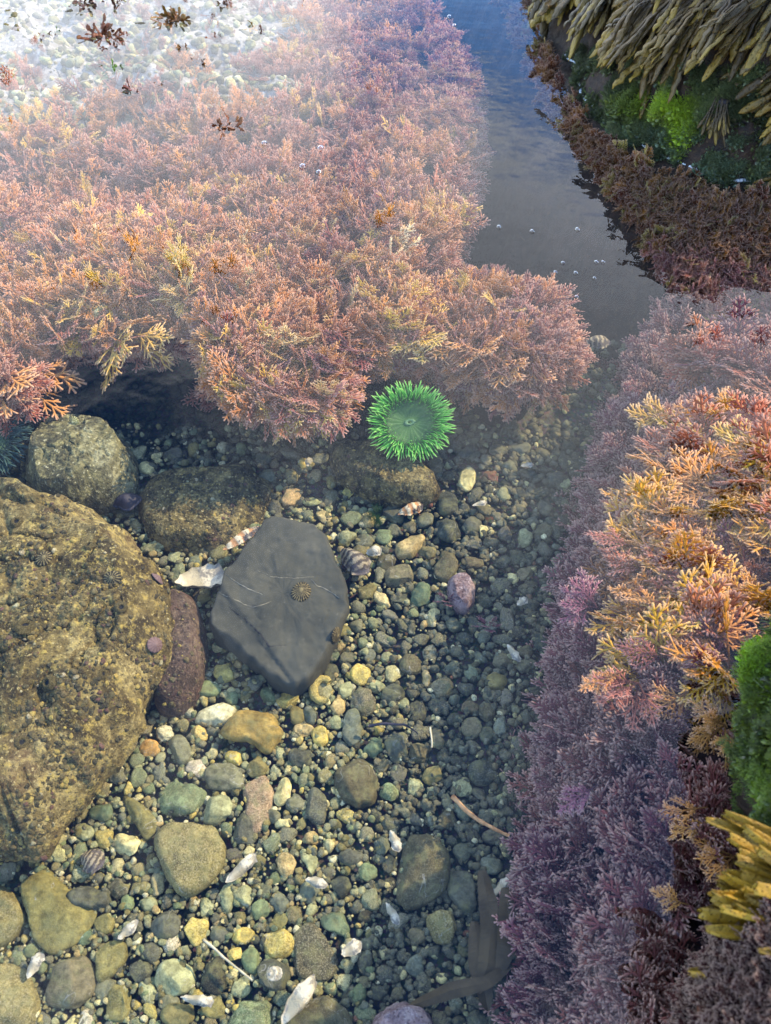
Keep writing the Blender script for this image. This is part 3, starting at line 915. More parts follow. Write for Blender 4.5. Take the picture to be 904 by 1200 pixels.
for i, (P, c, lab, short, hf, cuts, sp) in enumerate(POLY):
    traced_stone(P, C[c], lab, short, hf, cuts + 3, 0.06, None, i + 1, speckle=sp)
# ovals: cx cy w h angle colour kind label landmark
OV = [
 (262, 911, 50, 38, -25, 'grey', 'round', 'grey oval stone with two small pits and fine cracks', 'pitted grey stone', 0.1),
 (301, 897, 30, 27, 0, 'khaki', 'round', 'khaki oval stone under the golden-brown block', 'khaki oval', 0.3),
 (175, 876, 25, 22, 0, 'orange', 'round', 'bright orange pebble right of the big boulder', 'orange pebble', 0.2),
 (211, 878, 27, 37, 15, 'grey', 'round', 'upright grey-green oval stone below the white quartz', 'upright grey oval', 0.2),
 (194, 860, 24, 24, 0, 'white', 'angular', 'white and rust speckled stone above the orange pebble', 'rust-speckled stone', 0.9),
 (98, 975, 27, 26, 0, 'pale', 'angular', 'pale grey lumpy stone at the foot of the big boulder', 'pale lumpy stone', 0.4),
 (121, 980, 24, 32, 10, 'gold', 'angular', 'yellow crystalline stone left of the cream split stone', 'yellow crystalline stone', 0.7),
 (150, 990, 42, 30, -30, 'cream', 'angular', 'cream split stone with a folded edge left of the heart-shaped stone', 'cream split stone', 0.4),
 (264, 788, 28, 27, 0, 'gold', 'angular', 'curled golden stone under the lower left edge of the slab', 'curled golden stone', 0.6),
 (243, 806, 36, 20, 0, 'green', 'round', 'smooth green oval below the curled golden stone', 'smooth green oval', 0.2),
 (271, 814, 20, 24, 0, 'green', 'angular', 'small square green stone right of the smooth green oval', 'small green square', 0.3),
 (347, 838, 20, 23, 0, 'khaki', 'round', 'olive-grey egg pebble, left of a touching pair', 'left egg pebble', 0.1),
 (364, 837, 17, 25, 20, 'bluegrey', 'round', 'blue-grey egg pebble, right of a touching pair', 'right egg pebble', 0.1),
 (316, 814, 26, 20, -15, 'green', 'angular', 'grey-green stone below the slab tip, left of the yellow lump', 'grey-green stone', 0.3),
 (340, 817, 36, 24, 20, 'gold', 'angular', 'yellow-green crystalline lump directly below the slab tip', 'yellow-green lump', 0.8),
 (405, 808, 22, 26, 10, 'pale', 'angular', 'pale green angular pebble left of the round speckled stone', 'pale green pebble', 0.2),
 (427, 822, 33, 33, 0, 'greybrown', 'round', 'round brown stone covered in dark speckles', 'round speckled stone', 1.0),
 (422, 789, 26, 26, 0, 'gold', 'round', 'sandy yellow speckled pebble right of the gold ring', 'sandy yellow pebble', 0.9),
 (441, 803, 26, 18, -20, 'pale', 'angular', 'pale green angular chip right of the sandy yellow pebble', 'pale green chip', 0.1),
 (396, 826, 18, 22, 0, 'tan', 'round', 'small tan upright pebble below the gold ring', 'small tan pebble', 0.2),
 (375, 862, 21, 27, 0, 'gold', 'round', 'yellow oval pebble below the paired eggs', 'yellow oval pebble', 0.6),
 (355, 854, 26, 16, 0, 'tan', 'round', 'flat tan speckled pebble left of the yellow oval', 'flat tan pebble', 0.7),
 (352, 886, 32, 26, 0, 'dark', 'round', 'dark brown-black pebble below the flat tan one', 'brown-black pebble', 0.2),
 (275, 887, 24, 17, -20, 'gold', 'round', 'small yellowish pebble touching the khaki oval', 'small yellow pebble', 0.5),
 (331, 927, 22, 36, -15, 'cream', 'round', 'cream oval stone with a darker rim right of the pink sandstone', 'rimmed cream stone', 0.3),
 (332, 964, 21, 14, 15, 'cream', 'round', 'small cream egg pebble below the rimmed cream stone', 'small cream egg', 0.1),
 (319, 955, 20, 18, 0, 'grey', 'round', 'plain grey pebble left of the small cream egg', 'plain grey pebble', 0.1),
 (371, 945, 28, 46, 5, 'slate', 'round', 'long dark speckled stone left of the dark brown round stone', 'long dark stone', 0.5),
 (347, 940, 28, 26, 0, 'grey', 'angular', 'flat grey plate between the cream stone and the long dark stone', 'flat grey plate', 0.1),
 (487, 920, 20, 26, -20, 'pale', 'round', 'pale speckled pebble in the shaded gravel', 'pale speckled pebble', 0.9),
 (455, 927, 24, 22, -20, 'green', 'round', 'green speckled pebble right of the dark brown round stone', 'green speckled pebble', 0.8),
 (500, 792, 14, 22, 0, 'tan', 'angular', 'upright tan chip in the shaded gravel', 'upright tan chip', 0.1),
 (518, 803, 34, 30, 0, 'greybrown', 'angular', 'coarse brown stone right of the upright tan chip', 'coarse brown stone', 0.8),
 (583, 798, 29, 26, 0, 'khaki', 'angular', 'smooth khaki block near the foot of the right bank', 'khaki block', 0.1),
 (508, 907, 30, 26, 0, 'khaki', 'angular', 'khaki cube left of the orange twig', 'khaki cube', 0.2),
 (565, 903, 34, 36, 0, 'deep', 'round', 'round blue-black stone above the orange twig', 'round blue-black stone', 0.5),
 (493, 882, 34, 28, 20, 'mud', 'angular', 'dark brown wedge above the khaki cube', 'dark brown wedge', 0.2),
 (513, 863, 17, 32, 10, 'greybrown', 'angular', 'narrow brown stone above the dark brown wedge', 'narrow brown stone', 0.2),
 (553, 851, 25, 24, 0, 'greybrown', 'round', 'round brown pebble in the shaded gravel', 'round brown pebble', 0.5),
 (460, 812, 30, 26, 0, 'deep', 'round', 'smooth blue-black oval right of the pale green chip', 'blue-black oval', 0.1),
 (482, 778, 28, 26, 0, 'mud', 'round', 'dark mauve-brown stone above the upright tan chip', 'mauve-brown stone', 0.5),
 (500, 609, 23, 18, 0, 'grey', 'round', 'grey stone just below the orange shell', 'grey stone below the orange shell', 0.3),
 (554, 614, 22, 22, 0, 'slate', 'round', 'dark grey egg right of the blue-black stones', 'dark grey egg', 0.3),
 (615, 629, 20, 27, 20, 'pale', 'angular', 'white-crusted stone at the edge of the right bank', 'white-crusted stone', 1.0),
 (567, 620, 14, 16, 0, 'cream', 'angular', 'small white lump beside the dark grey egg', 'small white lump', 0.2),
 (453, 658, 26, 20, 0, 'mud', 'round', 'dark olive oval right of the mussel shell', 'dark olive oval', 0.1),
 (427, 632, 22, 18, 0, 'grey', 'round', 'grey pebble above the mussel shell', 'grey pebble by the mussel', 0.2),
 (408, 628, 24, 20, 15, 'pale', 'round', 'pale speckled pebble at the upper right of the slab', 'speckled pebble by the slab', 0.8),
 (463, 620, 17, 15, 0, 'grey', 'round', 'small round grey pebble left of the grey stone', 'small grey pebble', 0.4),
 (548, 560, 21, 29, -15, 'cream', 'round', 'white yellow-edged stone right of the anemone', 'white stone by the anemone', 0.4),
 (663, 566, 17, 16, -30, 'pale', 'angular', 'lone pale stone beside the right bank', 'lone pale stone', 0.3),
 (509, 546, 24, 26, 0, 'greybrown', 'angular', 'brown stone at the right shoulder of the anemone', 'brown stone by the anemone', 0.4),
 (577, 556, 22, 12, -20, 'red', 'round', 'dull red oval pebble right of the white stone', 'red oval pebble', 0.2),
 (527, 543, 14, 11, 0, 'pale', 'round', 'small pale green pebble by the anemone', 'small pale green pebble', 0.1),
 (194, 1083, 38, 36, 0, 'slate', 'round', 'round slate-grey stone below the heart-shaped stone', 'round slate stone', 0.1),
 (98, 1097, 22, 21, 0, 'teal', 'round', 'smooth teal pebble right of the cracked olive stone', 'smooth teal pebble', 0.1),
 (121, 1080, 26, 28, 10, 'olive', 'round', 'olive striped pebble right of the slate bar', 'olive striped pebble', 0.3),
 (205, 1145, 50, 45, 0, 'pale', 'round', 'big cream-green rounded stone near the bottom left', 'cream-green round stone', 0.3),
 (210, 1190, 49, 30, 0, 'khaki', 'round', 'smooth beige egg stone at the bottom edge', 'beige egg stone', 0.1),
 (163, 1138, 32, 25, 20, 'dark', 'round', 'dark mottled oval left of the cream-green stone', 'dark mottled oval', 0.4),
 (122, 1160, 24, 32, -40, 'grey', 'round', 'grey striped oval right of the grey-brown stone', 'grey striped oval', 0.2),
 (172, 1160, 22, 32, -10, 'pale', 'angular', 'pale green jagged stone below the dark mottled oval', 'jagged pale stone', 0.7),
 (325, 1106, 44, 36, 10, 'gold', 'round', 'round gold stone with heavy speckles near the bottom centre', 'round gold stone', 1.0),
 (327, 1056, 26, 36, 30, 'bluegrey', 'angular', 'pale blue-green wedge pebble below the orange speckled one', 'blue-green wedge', 0.1),
 (335, 1013, 26, 32, 0, 'tan', 'round', 'orange and white speckled stone right of the white shell sliver', 'orange speckled stone', 0.9),
 (365, 1009, 24, 30, 20, 'pale', 'angular', 'pale grey-green block right of the orange speckled stone', 'pale grey-green block', 0.2),
 (432, 1021, 30, 30, 0, 'green', 'angular', 'olive-green angular stone in the shaded lower gravel', 'olive-green angular stone', 0.3),
 (412, 1004, 32, 22, 0, 'slate', 'round', 'dark grey stone above the olive-green angular one', 'dark grey oval', 0.2),
 (361, 1044, 30, 28, 0, 'bluegrey', 'angular', 'dark grey triangular chip below the white shell', 'grey triangular chip', 0.1),
 (398, 1038, 28, 30, 0, 'deep', 'angular', 'blue-black angular stone in the lower gravel', 'blue-black angular stone', 0.1),
 (303, 1065, 30, 30, 0, 'green', 'angular', 'dull green triangular stone left of the blue-green wedge', 'dull green triangle', 0.3),
 (285, 1050, 24, 30, -20, 'pale', 'round', 'pale striped pebble below the white shell sliver', 'pale striped pebble', 0.6),
 (265, 1052, 18, 40, 0, 'pale', 'round', 'tall pale pebble right of the heart-shaped stone tip', 'tall pale pebble', 0.4),
 (241, 1062, 21, 25, 0, 'pale', 'angular', 'whitish pebble at the tip of the heart-shaped stone', 'whitish pebble', 0.8),
 (257, 1095, 24, 26, 0, 'slate', 'angular', 'slate-grey block right of the golden square stone', 'slate-grey block', 0.1),
 (284, 1095, 30, 24, -20, 'gold', 'angular', 'sandy yellow block above the pale stem', 'sandy yellow block', 0.5),
 (295, 1125, 24, 34, 10, 'green', 'round', 'smooth green oval at the end of the pale stem', 'green oval by the stem', 0.1),
 (320, 1143, 46, 40, 0, 'dark', 'round', 'dark stone with a white eye-shaped spot', 'white-eyed stone', 0.1),
 (275, 1118, 24, 20, 0, 'gold', 'angular', 'yellow lump crossed by the pale stem', 'yellow lump by the stem', 0.7),
 (167, 955, 30, 26, 0, 'khaki', 'round', 'gritty round stone on top of the olive wedge', 'gritty round stone', 1.0),
 (137, 1040, 30, 26, 0, 'mud', 'angular', 'dark banded stone right of the slate bar', 'dark banded stone', 0.6),
 (93, 1024, 28, 20, -10, 'pale', 'round', 'rough white-speckled pebble above the slate bar', 'rough white-speckled pebble', 1.0),
 (198, 1175, 26, 22, 0, 'grey', 'round', 'grey-brown oval under the cream-green stone', 'grey-brown oval', 0.2),
 (250, 1180, 36, 34, 0, 'olive', 'angular', 'flat brown stone left of the mossy green stone', 'flat brown stone', 0.3),
 (172, 1058, 24, 20, 0, 'pale', 'round', 'small cream-grey pebble below the heart-shaped stone', 'cream-grey pebble', 0.2),
 (148, 1058, 20, 26, -15, 'green', 'angular', 'green pebble right of the dark banded stone', 'green pebble', 0.2),
 (313, 560, 22, 22, 10, 'bluegrey', 'round', 'rounded blue-grey pebble right of the flat rock', 'blue-grey pebble by the flat rock', 0.1),
 (172, 548, 22, 17, 15, 'cream', 'angular', 'pale angular pebble right of the round mottled rock', 'pale angular pebble', 0.1),
]
for i, (cx, cy, w, h, a, c, kind, lab, short, sp) in enumerate(OV):
    rng = random.Random(900 + i)
    traced_stone(oval(rng, cx, cy, w, h, a, kind), C[c], lab, short, 0.66, 10 if kind == 'angular' else 4, 0.10 if sp > 0.6 else 0.06, None, 100 + i, speckle=sp)

# pink crusted rock
o, _bv = boulder([(523, 690), (532, 676), (546, 672), (556, 682), (557, 705), (548, 718), (532, 712)], FLOOR + 0.02, [(0.004, FLOOR - 0.02), (0.0, FLOOR + 0.01), (0.002, FLOOR + 0.024), (0.008, FLOOR + 0.034)],
    M_PINKROCK, 'pink_rock', 'pink crusted rock with a dark red fringe in the shaded gravel', n=60, disp=0.005, freq=40, seed=44, fill=10, dome=0.008)
LANDMARKS.append((541, 695, 'pink crusted rock'))
o, _bv = boulder([(425, 1215), (440, 1186), (462, 1174), (490, 1176), (508, 1194), (512, 1220)], FLOOR + 0.03, [(0.0, FLOOR - 0.02), (0.0, FLOOR + 0.02), (0.004, FLOOR + 0.04), (0.012, FLOOR + 0.05)],
    M_PINKROCK, 'crusted_rock', 'rusty pink crusted rock at the bottom edge, left of the kelp', n=60, disp=0.006, freq=40, seed=47, fill=10, dome=0.008)
LANDMARKS.append((468, 1190, 'rusty crusted rock'))

# ------------------------------------------------------------------ pebbles: 240 named individuals, the rest one heap of gravel
rng = random.Random(11)
PEBBLE_LIB = []
for k in range(26):
    ang = k % 3 != 0
    O2 = []
    ax = rng.uniform(0.62, 1.0)
    nn = 6 if ang else 11
    for i in range(nn):
        t = 2 * math.pi * i / nn + rng.uniform(-0.2, 0.2)
        O2.append((math.cos(t) * (1 + rng.uniform(-0.1, 0.1)), math.sin(t) * ax * (1 + rng.uniform(-0.1, 0.1))))
    me = facet_stone(rng, [tuple(p) for p in resample(O2, 30, 0.2)], rng.uniform(0.42, 0.72), rng.choice((10, 13, 16)) if ang else rng.choice((5, 7, 9)), 3, 0.13, k * 3.1)
    me.name = 'pebble'
    me.materials.append(M_STONE)
    PEBBLE_LIB.append((me, ang))
GRAVEL_LIB = []
for k in range(10):
    O2 = [(math.cos(t) * rng.uniform(0.8, 1.1), math.sin(t) * rng.uniform(0.55, 1.0)) for t in [2 * math.pi * i / 8 for i in range(8)]]
    GRAVEL_LIB.append(facet_stone(rng, [tuple(p) for p in resample(O2, 20, 0.2)], rng.uniform(0.5, 0.8), rng.choice((8, 10, 13)), 2, 0.14, 50 + k * 2.3))

# floor region of open gravel, in photo pixels
def open_gravel(px, py):
    if py < 520 or not (0 <= px + 100 < 1104 and 0 <= py + 50 < 1300):
        return False
    p = at(px, py, FLOOR)
    return BANK.sd(p.x, p.y)[0] < 0.0
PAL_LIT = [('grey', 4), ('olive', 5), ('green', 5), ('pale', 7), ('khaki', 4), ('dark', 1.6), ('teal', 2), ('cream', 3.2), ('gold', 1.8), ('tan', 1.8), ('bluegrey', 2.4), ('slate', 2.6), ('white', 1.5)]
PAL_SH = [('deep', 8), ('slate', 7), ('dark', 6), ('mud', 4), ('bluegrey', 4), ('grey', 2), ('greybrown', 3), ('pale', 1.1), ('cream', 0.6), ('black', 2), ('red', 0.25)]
NAMES = dict(grey='grey', olive='olive', green='grey-green', pale='pale green', khaki='khaki', dark='dark grey', teal='dull teal', cream='cream', gold='yellow', tan='tan', bluegrey='blue-grey', slate='slate-grey',
             white='white', deep='blue-black', mud='dark brown', greybrown='grey-brown', black='black', red='dull red')
def pick(pal):
    t = rng.uniform(0, sum(w for _, w in pal))
    for n_, w in pal:
        t -= w
        if t <= 0:
            return n_
    return pal[0][0]
def zone_dark(px, py):                       # bank's shade painted in: darker stone colours on the right of the floor
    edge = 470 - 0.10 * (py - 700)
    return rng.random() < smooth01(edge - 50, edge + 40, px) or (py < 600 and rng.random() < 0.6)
occ = USED.copy()
ROUNDS = ([(r, 5200) for r in (12.5, 11, 10, 9, 8, 7.2, 6.5)])
YS, XS = np.mgrid[-16:17, -16:17]
made, seen_labels = 0, {}
def word_dir(dx, dy):
    if abs(dx) > 1.6 * abs(dy):
        return 'right of' if dx > 0 else 'left of'
    if abs(dy) > 1.6 * abs(dx):
        return 'below' if dy > 0 else 'above'
    return ('lower ' if dy > 0 else 'upper ') + ('right of' if dx > 0 else 'left of')
CAND = []
for r0, tries in ROUNDS:
    disc = (XS ** 2 + YS ** 2) <= (r0 * 0.70) ** 2
    for _ in range(tries):
        px, py = rng.uniform(-6, 690), rng.uniform(525, 1204)
        ix, iy = int(px) + 100, int(py) + 50
        if occ[iy, ix] or not open_gravel(px, py):
            continue
        win = occ[iy - 16:iy + 17, ix - 16:ix + 17]
        if (win & disc).any():
            continue
        big = (XS ** 2 + YS ** 2) <= (r0 * 0.85) ** 2
        occ[iy - 16:iy + 17, ix - 16:ix + 17] |= big
        CAND.append((r0 * rng.uniform(0.9, 1.15), px, py))
CAND.sort(reverse=True)
NAMED, REST = CAND[:205], CAND[205:]
def pebble_pose(px, py, r):
    p = at(px, py, FLOOR)
    s = r * mpp(px, py, FLOOR)
    return p, s
for r, px, py in NAMED:
    p, s = pebble_pose(px, py, r)
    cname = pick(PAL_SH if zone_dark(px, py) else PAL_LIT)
    me, ang = rng.choice(PEBBLE_LIB)
    o = link('pebble', me)
    o.location = (p.x, p.y, FLOOR + 0.002 + s * 0.12)
    o.rotation_euler = (rng.gauss(0, 0.16), rng.gauss(0, 0.16), rng.uniform(0, 6.28))
    o.scale = (s * rng.uniform(0.95, 1.2), s * rng.uniform(0.9, 1.1), s * rng.uniform(0.6, 1.1))
    v = rng.uniform(0.8, 1.2)
    o.color = tuple(min(0.8, x * v * rng.uniform(0.93, 1.07)) for x in C[cname]) + (rng.choice((0.15, 0.4, 0.7, 1.0)),)
    near = sorted(LANDMARKS, key=lambda m: (m[0] - px) ** 2 + (m[1] - py) ** 2)[:4]
    size = 'small ' if r < 9 else ''
    shape = 'angular' if ang else 'rounded'
    a = near[0]
    opts = [f"{size}{NAMES[cname]} {shape} pebble {word_dir(px - a[0], py - a[1])} the {a[2]}"]
    for b in near[1:]:
        if b[2] != a[2]:
            opts.append(f"{size}{NAMES[cname]} {shape} pebble between the {a[2]} and the {b[2]}")
    for lab in opts:
        lab = ' '.join(lab.split()[:16])
        if lab not in seen_labels:
            break
    seen_labels[lab] = 1
    tag(o, lab, 'pebble', 'pebbles on the pool floor')

# ------------------------------------------------------------------ scattering (one object each, for what nobody could count)
def scatter(name, protos, mat, P, ROT, SCL, PID, COLS, label, cat):
    coll = bpy.data.collections.new(name + '_kinds')
    for i, me in enumerate(protos):
        me2 = me.copy()
        me2.materials.clear()
        me2.materials.append(mat)
        coll.objects.link(bpy.data.objects.new(f'{name}_piece{i:02d}', me2))
    n = len(P)
    me = bpy.data.meshes.new(name)
    me.vertices.add(n)
    me.vertices.foreach_set('co', np.array([tuple(p) for p in P], np.float32).ravel())
    a = me.attributes.new('rot', 'FLOAT_VECTOR', 'POINT'); a.data.foreach_set('vector', np.array([tuple(r) for r in ROT], np.float32).ravel())
    a = me.attributes.new('scl', 'FLOAT', 'POINT'); a.data.foreach_set('value', np.array(SCL, np.float32))
    a = me.attributes.new('pid', 'INT', 'POINT'); a.data.foreach_set('value', np.array(PID, np.int32))
    a = me.attributes.new('col', 'FLOAT_COLOR', 'POINT'); a.data.foreach_set('color', np.array([tuple(c) for c in COLS], np.float32).ravel())
    me.materials.append(mat)
    o = link(name, me)
    g = bpy.data.node_groups.new(name, 'GeometryNodeTree')
    g.interface.new_socket('Geometry', in_out='INPUT', socket_type='NodeSocketGeometry')
    g.interface.new_socket('Geometry', in_out='OUTPUT', socket_type='NodeSocketGeometry')
    N = g.nodes.new
    gi, go = N('NodeGroupInput'), N('NodeGroupOutput')
    iop = N('GeometryNodeInstanceOnPoints')
    ci = N('GeometryNodeCollectionInfo')
    ci.inputs['Collection'].default_value = coll
    ci.inputs['Separate Children'].default_value = True
    ci.inputs['Reset Children'].default_value = True
    def na(nm, ty):
        x = N('GeometryNodeInputNamedAttribute')
        x.data_type = ty
        x.inputs['Name'].default_value = nm
        return x.outputs['Attribute']
    iop.inputs['Pick Instance'].default_value = True
    l = g.links.new
    l(gi.outputs[0], iop.inputs['Points'])
    l(ci.outputs[0], iop.inputs['Instance'])
    l(na('pid', 'INT'), iop.inputs['Instance Index'])
    l(na('rot', 'FLOAT_VECTOR'), iop.inputs['Rotation'])
    l(na('scl', 'FLOAT'), iop.inputs['Scale'])
    l(iop.outputs[0], go.inputs[0])
    md = o.modifiers.new('scatter', 'NODES')
    md.node_group = g
    o['kind'] = 'stuff'
    o['label'] = label
    o['category'] = cat
    return o

P_, R_, S_, I_, K_ = [], [], [], [], []
def add_gravel(px, py, r, zoff=0.0):
    p, s = pebble_pose(px, py, r)
    P_.append((p.x, p.y, FLOOR - 0.001 + s * 0.2 + zoff))
    R_.append((rng.gauss(0, 0.4), rng.gauss(0, 0.4), rng.uniform(0, 6.28)))
    S_.append(s)
    I_.append(rng.randrange(len(GRAVEL_LIB)))
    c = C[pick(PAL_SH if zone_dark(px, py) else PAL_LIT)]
    v = rng.uniform(0.75, 1.25)
    if rng.random() < 0.10:
        c, S_[-1] = C[rng.choice(('white', 'cream', 'cream', 'pale'))], S_[-1] * 0.8
    K_.append(tuple(min(0.75, x * v) for x in c) + (rng.choice((0.2, 0.6, 1.0)),))
for r, px, py in REST:
    add_gravel(px, py, r, 0.001)
for k in range(16000):
    px, py = rng.uniform(-20, 700), rng.uniform(500, 1215)
    if not open_gravel(px, max(521, py)):
        continue
    add_gravel(px, py, rng.choice((2.0, 2.6, 3.2, 4.0, 5.0, 6.5)), rng.uniform(0.001, 0.006))
for k in range(5000):                         # the same floor outside the picture
    x, y = rng.uniform(-1.1, 0.3), rng.uniform(-0.55, 1.0)
    q = to_px((x, y, FLOOR)) if y > -0.1 else (0, 2000)
    if BANK.sd(x, y)[0] > 0 or (-20 < q[0] < 700 and 400 < q[1] < 1215):
        continue
    add_gravel(300, 1000, rng.uniform(4, 15))
    P_[-1] = (x, y, P_[-1][2])
for k in range(1800):                         # the floor beyond, in the cave and the channel
    px, py = rng.uniform(-60, 760), rng.uniform(400, 540)
    if px < 430:
        p = at(px, py, FLOOR)
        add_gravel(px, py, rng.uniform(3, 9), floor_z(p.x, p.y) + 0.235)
        K_[-1] = tuple(x * rng.uniform(0.5, 1.0) for x in C['deep']) + (0.4,)  # cave gravel darkened to paint the shade of the hollow
    else:
        add_gravel(px, py, rng.uniform(3, 8))
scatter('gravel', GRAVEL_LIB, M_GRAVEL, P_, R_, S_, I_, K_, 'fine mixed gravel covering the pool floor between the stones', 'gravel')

# ------------------------------------------------------------------ coralline fronds
class FM:
    def __init__(s):
        s.V, s.F, s.T = [], [], []
    def seg(s, p0, p1, w0, w1, nrm, t0, t1):
        d = (p1 - p0).normalized()
        sd_ = d.cross(nrm).normalized()
        b = len(s.V)
        for p, w, t in ((p0, w0, t0), (p1, w1, t1)):
            for q in (sd_ * w, nrm * w * 0.55, -sd_ * w, -nrm * w * 0.55):
                s.V.append(p + q)
                s.T.append(t)
        for i in range(4):
            j = (i + 1) % 4
            s.F.append((b + i, b + j, b + 4 + j, b + 4 + i))
        s.F.append((b + 4, b + 5, b + 6, b + 7))
    def mesh(s, name):
        return mesh(name, s.V, s.F, True, {'tip': s.T})
def grow(fm, rg, p, d, n, step, w, level, nrm, t0, t1, maxlev=2):
    for i in range(n):
        d = (d + Vector((rg.gauss(0, 0.05), rg.gauss(0, 0.05), rg.gauss(0, 0.05)))).normalized()
        st = step * rg.uniform(0.85, 1.15)
        q = p + d * st
        ta, tb = t0 + (t1 - t0) * i / n, t0 + (t1 - t0) * (i + 1) / n
        last = i == n - 1
        fm.seg(p, q, w * 0.62, w * (1.12 if not last else 0.9), nrm, ta, 1.0 if last else tb)
        if level < maxlev and i >= (1 if level == 0 else 0) and not last:
            for sg in (-1, 1):
                if rg.random() < 0.88:
                    a = sg * R(rg.gauss(42, 7))
                    nj = (nrm + Vector((rg.gauss(0, 0.2), rg.gauss(0, 0.2), rg.gauss(0, 0.2)))).normalized()
                    bd = Quaternion(nrm, a) @ d
                    nb = max(1, round((n - i) * (0.62 if level == 0 else 0.5)))
                    if level == 1:
                        nb = rg.choice((1, 1, 2))
                    grow(fm, rg, q, bd, nb, step * 0.86, w * 0.88, level + 1, nj, tb, max(0.95, tb), maxlev)
        p = q
FRONDS = []
frng = random.Random(5)
for k in range(5):                            # feather-shaped
    fm = FM()
    grow(fm, frng, Vector(), Vector((0, 0, 1)), 11 + k % 2, 1 / 12, 0.017, 0, Vector((0, 1, 0)), 0.0, 0.85)
    FRONDS.append(fm.mesh('frond'))
for k in range(4):                            # fan-shaped tufts
    fm = FM()
    m = 5 + k % 3
    for j in range(m):
        a = R((j - (m - 1) / 2) * 22 + frng.gauss(0, 6))
        b = R(frng.gauss(0, 22))
        d = Vector((math.sin(a), math.sin(b), math.cos(a) * math.cos(b))).normalized()
        nr = Vector((frng.gauss(0, 0.35), 1, frng.gauss(0, 0.2)))
        nr = (nr - d * nr.dot(d)).normalized()
        grow(fm, frng, Vector(), d, 8, 0.105, 0.018, 0, nr, 0.0, 0.85)
    FRONDS.append(fm.mesh('frond'))
def rot_to(d, roll):
    q = Vector(d).to_track_quat('Z', 'Y')
    return (q @ Quaternion((0, 0, 1), roll)).to_euler()
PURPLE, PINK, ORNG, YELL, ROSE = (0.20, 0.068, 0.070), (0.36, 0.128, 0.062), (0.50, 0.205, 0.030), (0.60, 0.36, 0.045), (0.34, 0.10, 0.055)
def mixc(a, b, t):
    return tuple(x + (y - x) * t for x, y in zip(a, b))
def jit(c, r=0.14):
    v = frng.uniform(1 - r, 1 + r)
    return tuple(min(0.8, max(0.01, x * v * frng.uniform(0.95, 1.05))) for x in c) + (1,)

TP, TR, TS, TI, TK = [], [], [], [], []
FANS = (5, 6, 7, 8)
def put(p, d, s, pid, c):
    TP.append(tuple(p)); TR.append(tuple(rot_to(d, frng.uniform(0, 6.28)))); TS.append(s); TI.append(pid); TK.append(c)
cz = Vector((0, 0, 1))
LC = Vector((sum(p[0] for p in LEDGE) / len(LEDGE), sum(p[1] for p in LEDGE) / len(LEDGE)))
def down_hit(bv, x, y):
    h = bv.ray_cast(Vector((x, y, 1.0)), Vector((0, 0, -1)))
    return h[0], h[1]
# mat on the ledge: clumps, each of one hue and leaning one way
def clump(bv, x, y, n, spread, lean, col, smin, smax, zlim=-0.004, skip=None):
    for _ in range(n):
        xx, yy = x + frng.gauss(0, spread), y + frng.gauss(0, spread)
        h, nr = down_hit(bv, xx, yy)
        if h is None or (skip and skip(xx, yy)):
            continue
        out = Vector((xx - x, yy - y, 0)) / max(spread, 1e-4)
        d = (cz * 0.75 + lean * 0.75 + out * 0.42 + Vector((frng.gauss(0, 0.25), frng.gauss(0, 0.25), frng.gauss(0, 0.15)))).normalized()
        s = frng.uniform(smin, smax)
        top = h.z + d.z * s
        if top > zlim:
            s *= max(0.35, (zlim - h.z) / max(0.01, d.z * s))
        put(h - nr * 0.004, d, s, frng.randrange(len(FRONDS)), jit(col))
warm_gap = lambda py: smooth01(180, 330, py)
nclump = 0
while nclump < 730:
    px, py = frng.uniform(-190, 580), frng.uniform(-60, 520)
    # keep the density even over the rock, not over the picture
    if frng.random() > min(1.0, 0.25 + (1 - (py + 60) / 580) * 0.9):
        pass
    p = at(px, py, -0.06)
    h, nr = down_hit(BV_LEDGE, p.x, p.y)
    if h is None or h.z < -0.14:
        continue
    pl = pale_at(p.x, p.y)
    if frng.random() < pl * 0.86:
        continue
    if fbm((p.x, p.y, 0), 11, 2, 6.6) < -0.28 + 0.20 * warm_gap(py):
        continue
    nclump += 1
    warm = smooth01(150, 430, py)
    g = fbm((p.x, p.y, 0), 5, 2, 3.0) * 0.5 + 0.5 + frng.gauss(0, 0.12)
    col = mixc(mixc(PINK, PURPLE, 0.3), PINK, g)
    if frng.random() < 0.30 + 0.6 * warm:
        col = mixc(col, ORNG, frng.uniform(0.4, 1.0))
    if frng.random() < 0.07 + 0.09 * warm:
        col = YELL
    lean = Vector((p.x - LC.x, p.y - LC.y - 0.2, 0)).normalized()
    lean = (Vector((0.15, -0.9, 0)) * 0.7 + Vector((frng.gauss(0, 0.5), frng.gauss(0, 0.4), 0))) * 0.6
    clump(BV_LEDGE, p.x, p.y, 6, 0.026, lean, col, 0.045, 0.10)
# overhanging fringe along the lip
def fringe(line, zb, n, col_f, out_dir, smin, smax, drop=0.3):
    P = [at(x, y, zb) for x, y in line]
    seg = [(P[i + 1] - P[i]).length for i in range(len(P) - 1)]
    tot = sum(seg)
    for _ in range(n):
        s = frng.uniform(0, tot)
        i = 0
        while s > seg[i] and i < len(seg) - 1:
            s -= seg[i]; i += 1
        p = P[i].lerp(P[i + 1], s / seg[i])
        t = (P[i + 1] - P[i]).normalized()
        o_ = Vector((t.y, -t.x, 0)) * out_dir
        d = (o_ + Vector((0, 0, frng.gauss(-drop * 0.3, 0.45))) + Vector((frng.gauss(0, 0.3), frng.gauss(0, 0.3), 0))).normalized()
        put(p - o_ * frng.uniform(0.005, 0.035) + Vector((0, 0, frng.gauss(0.0, 0.012))), d, frng.uniform(smin, smax), frng.randrange(len(FRONDS)), jit(col_f()))
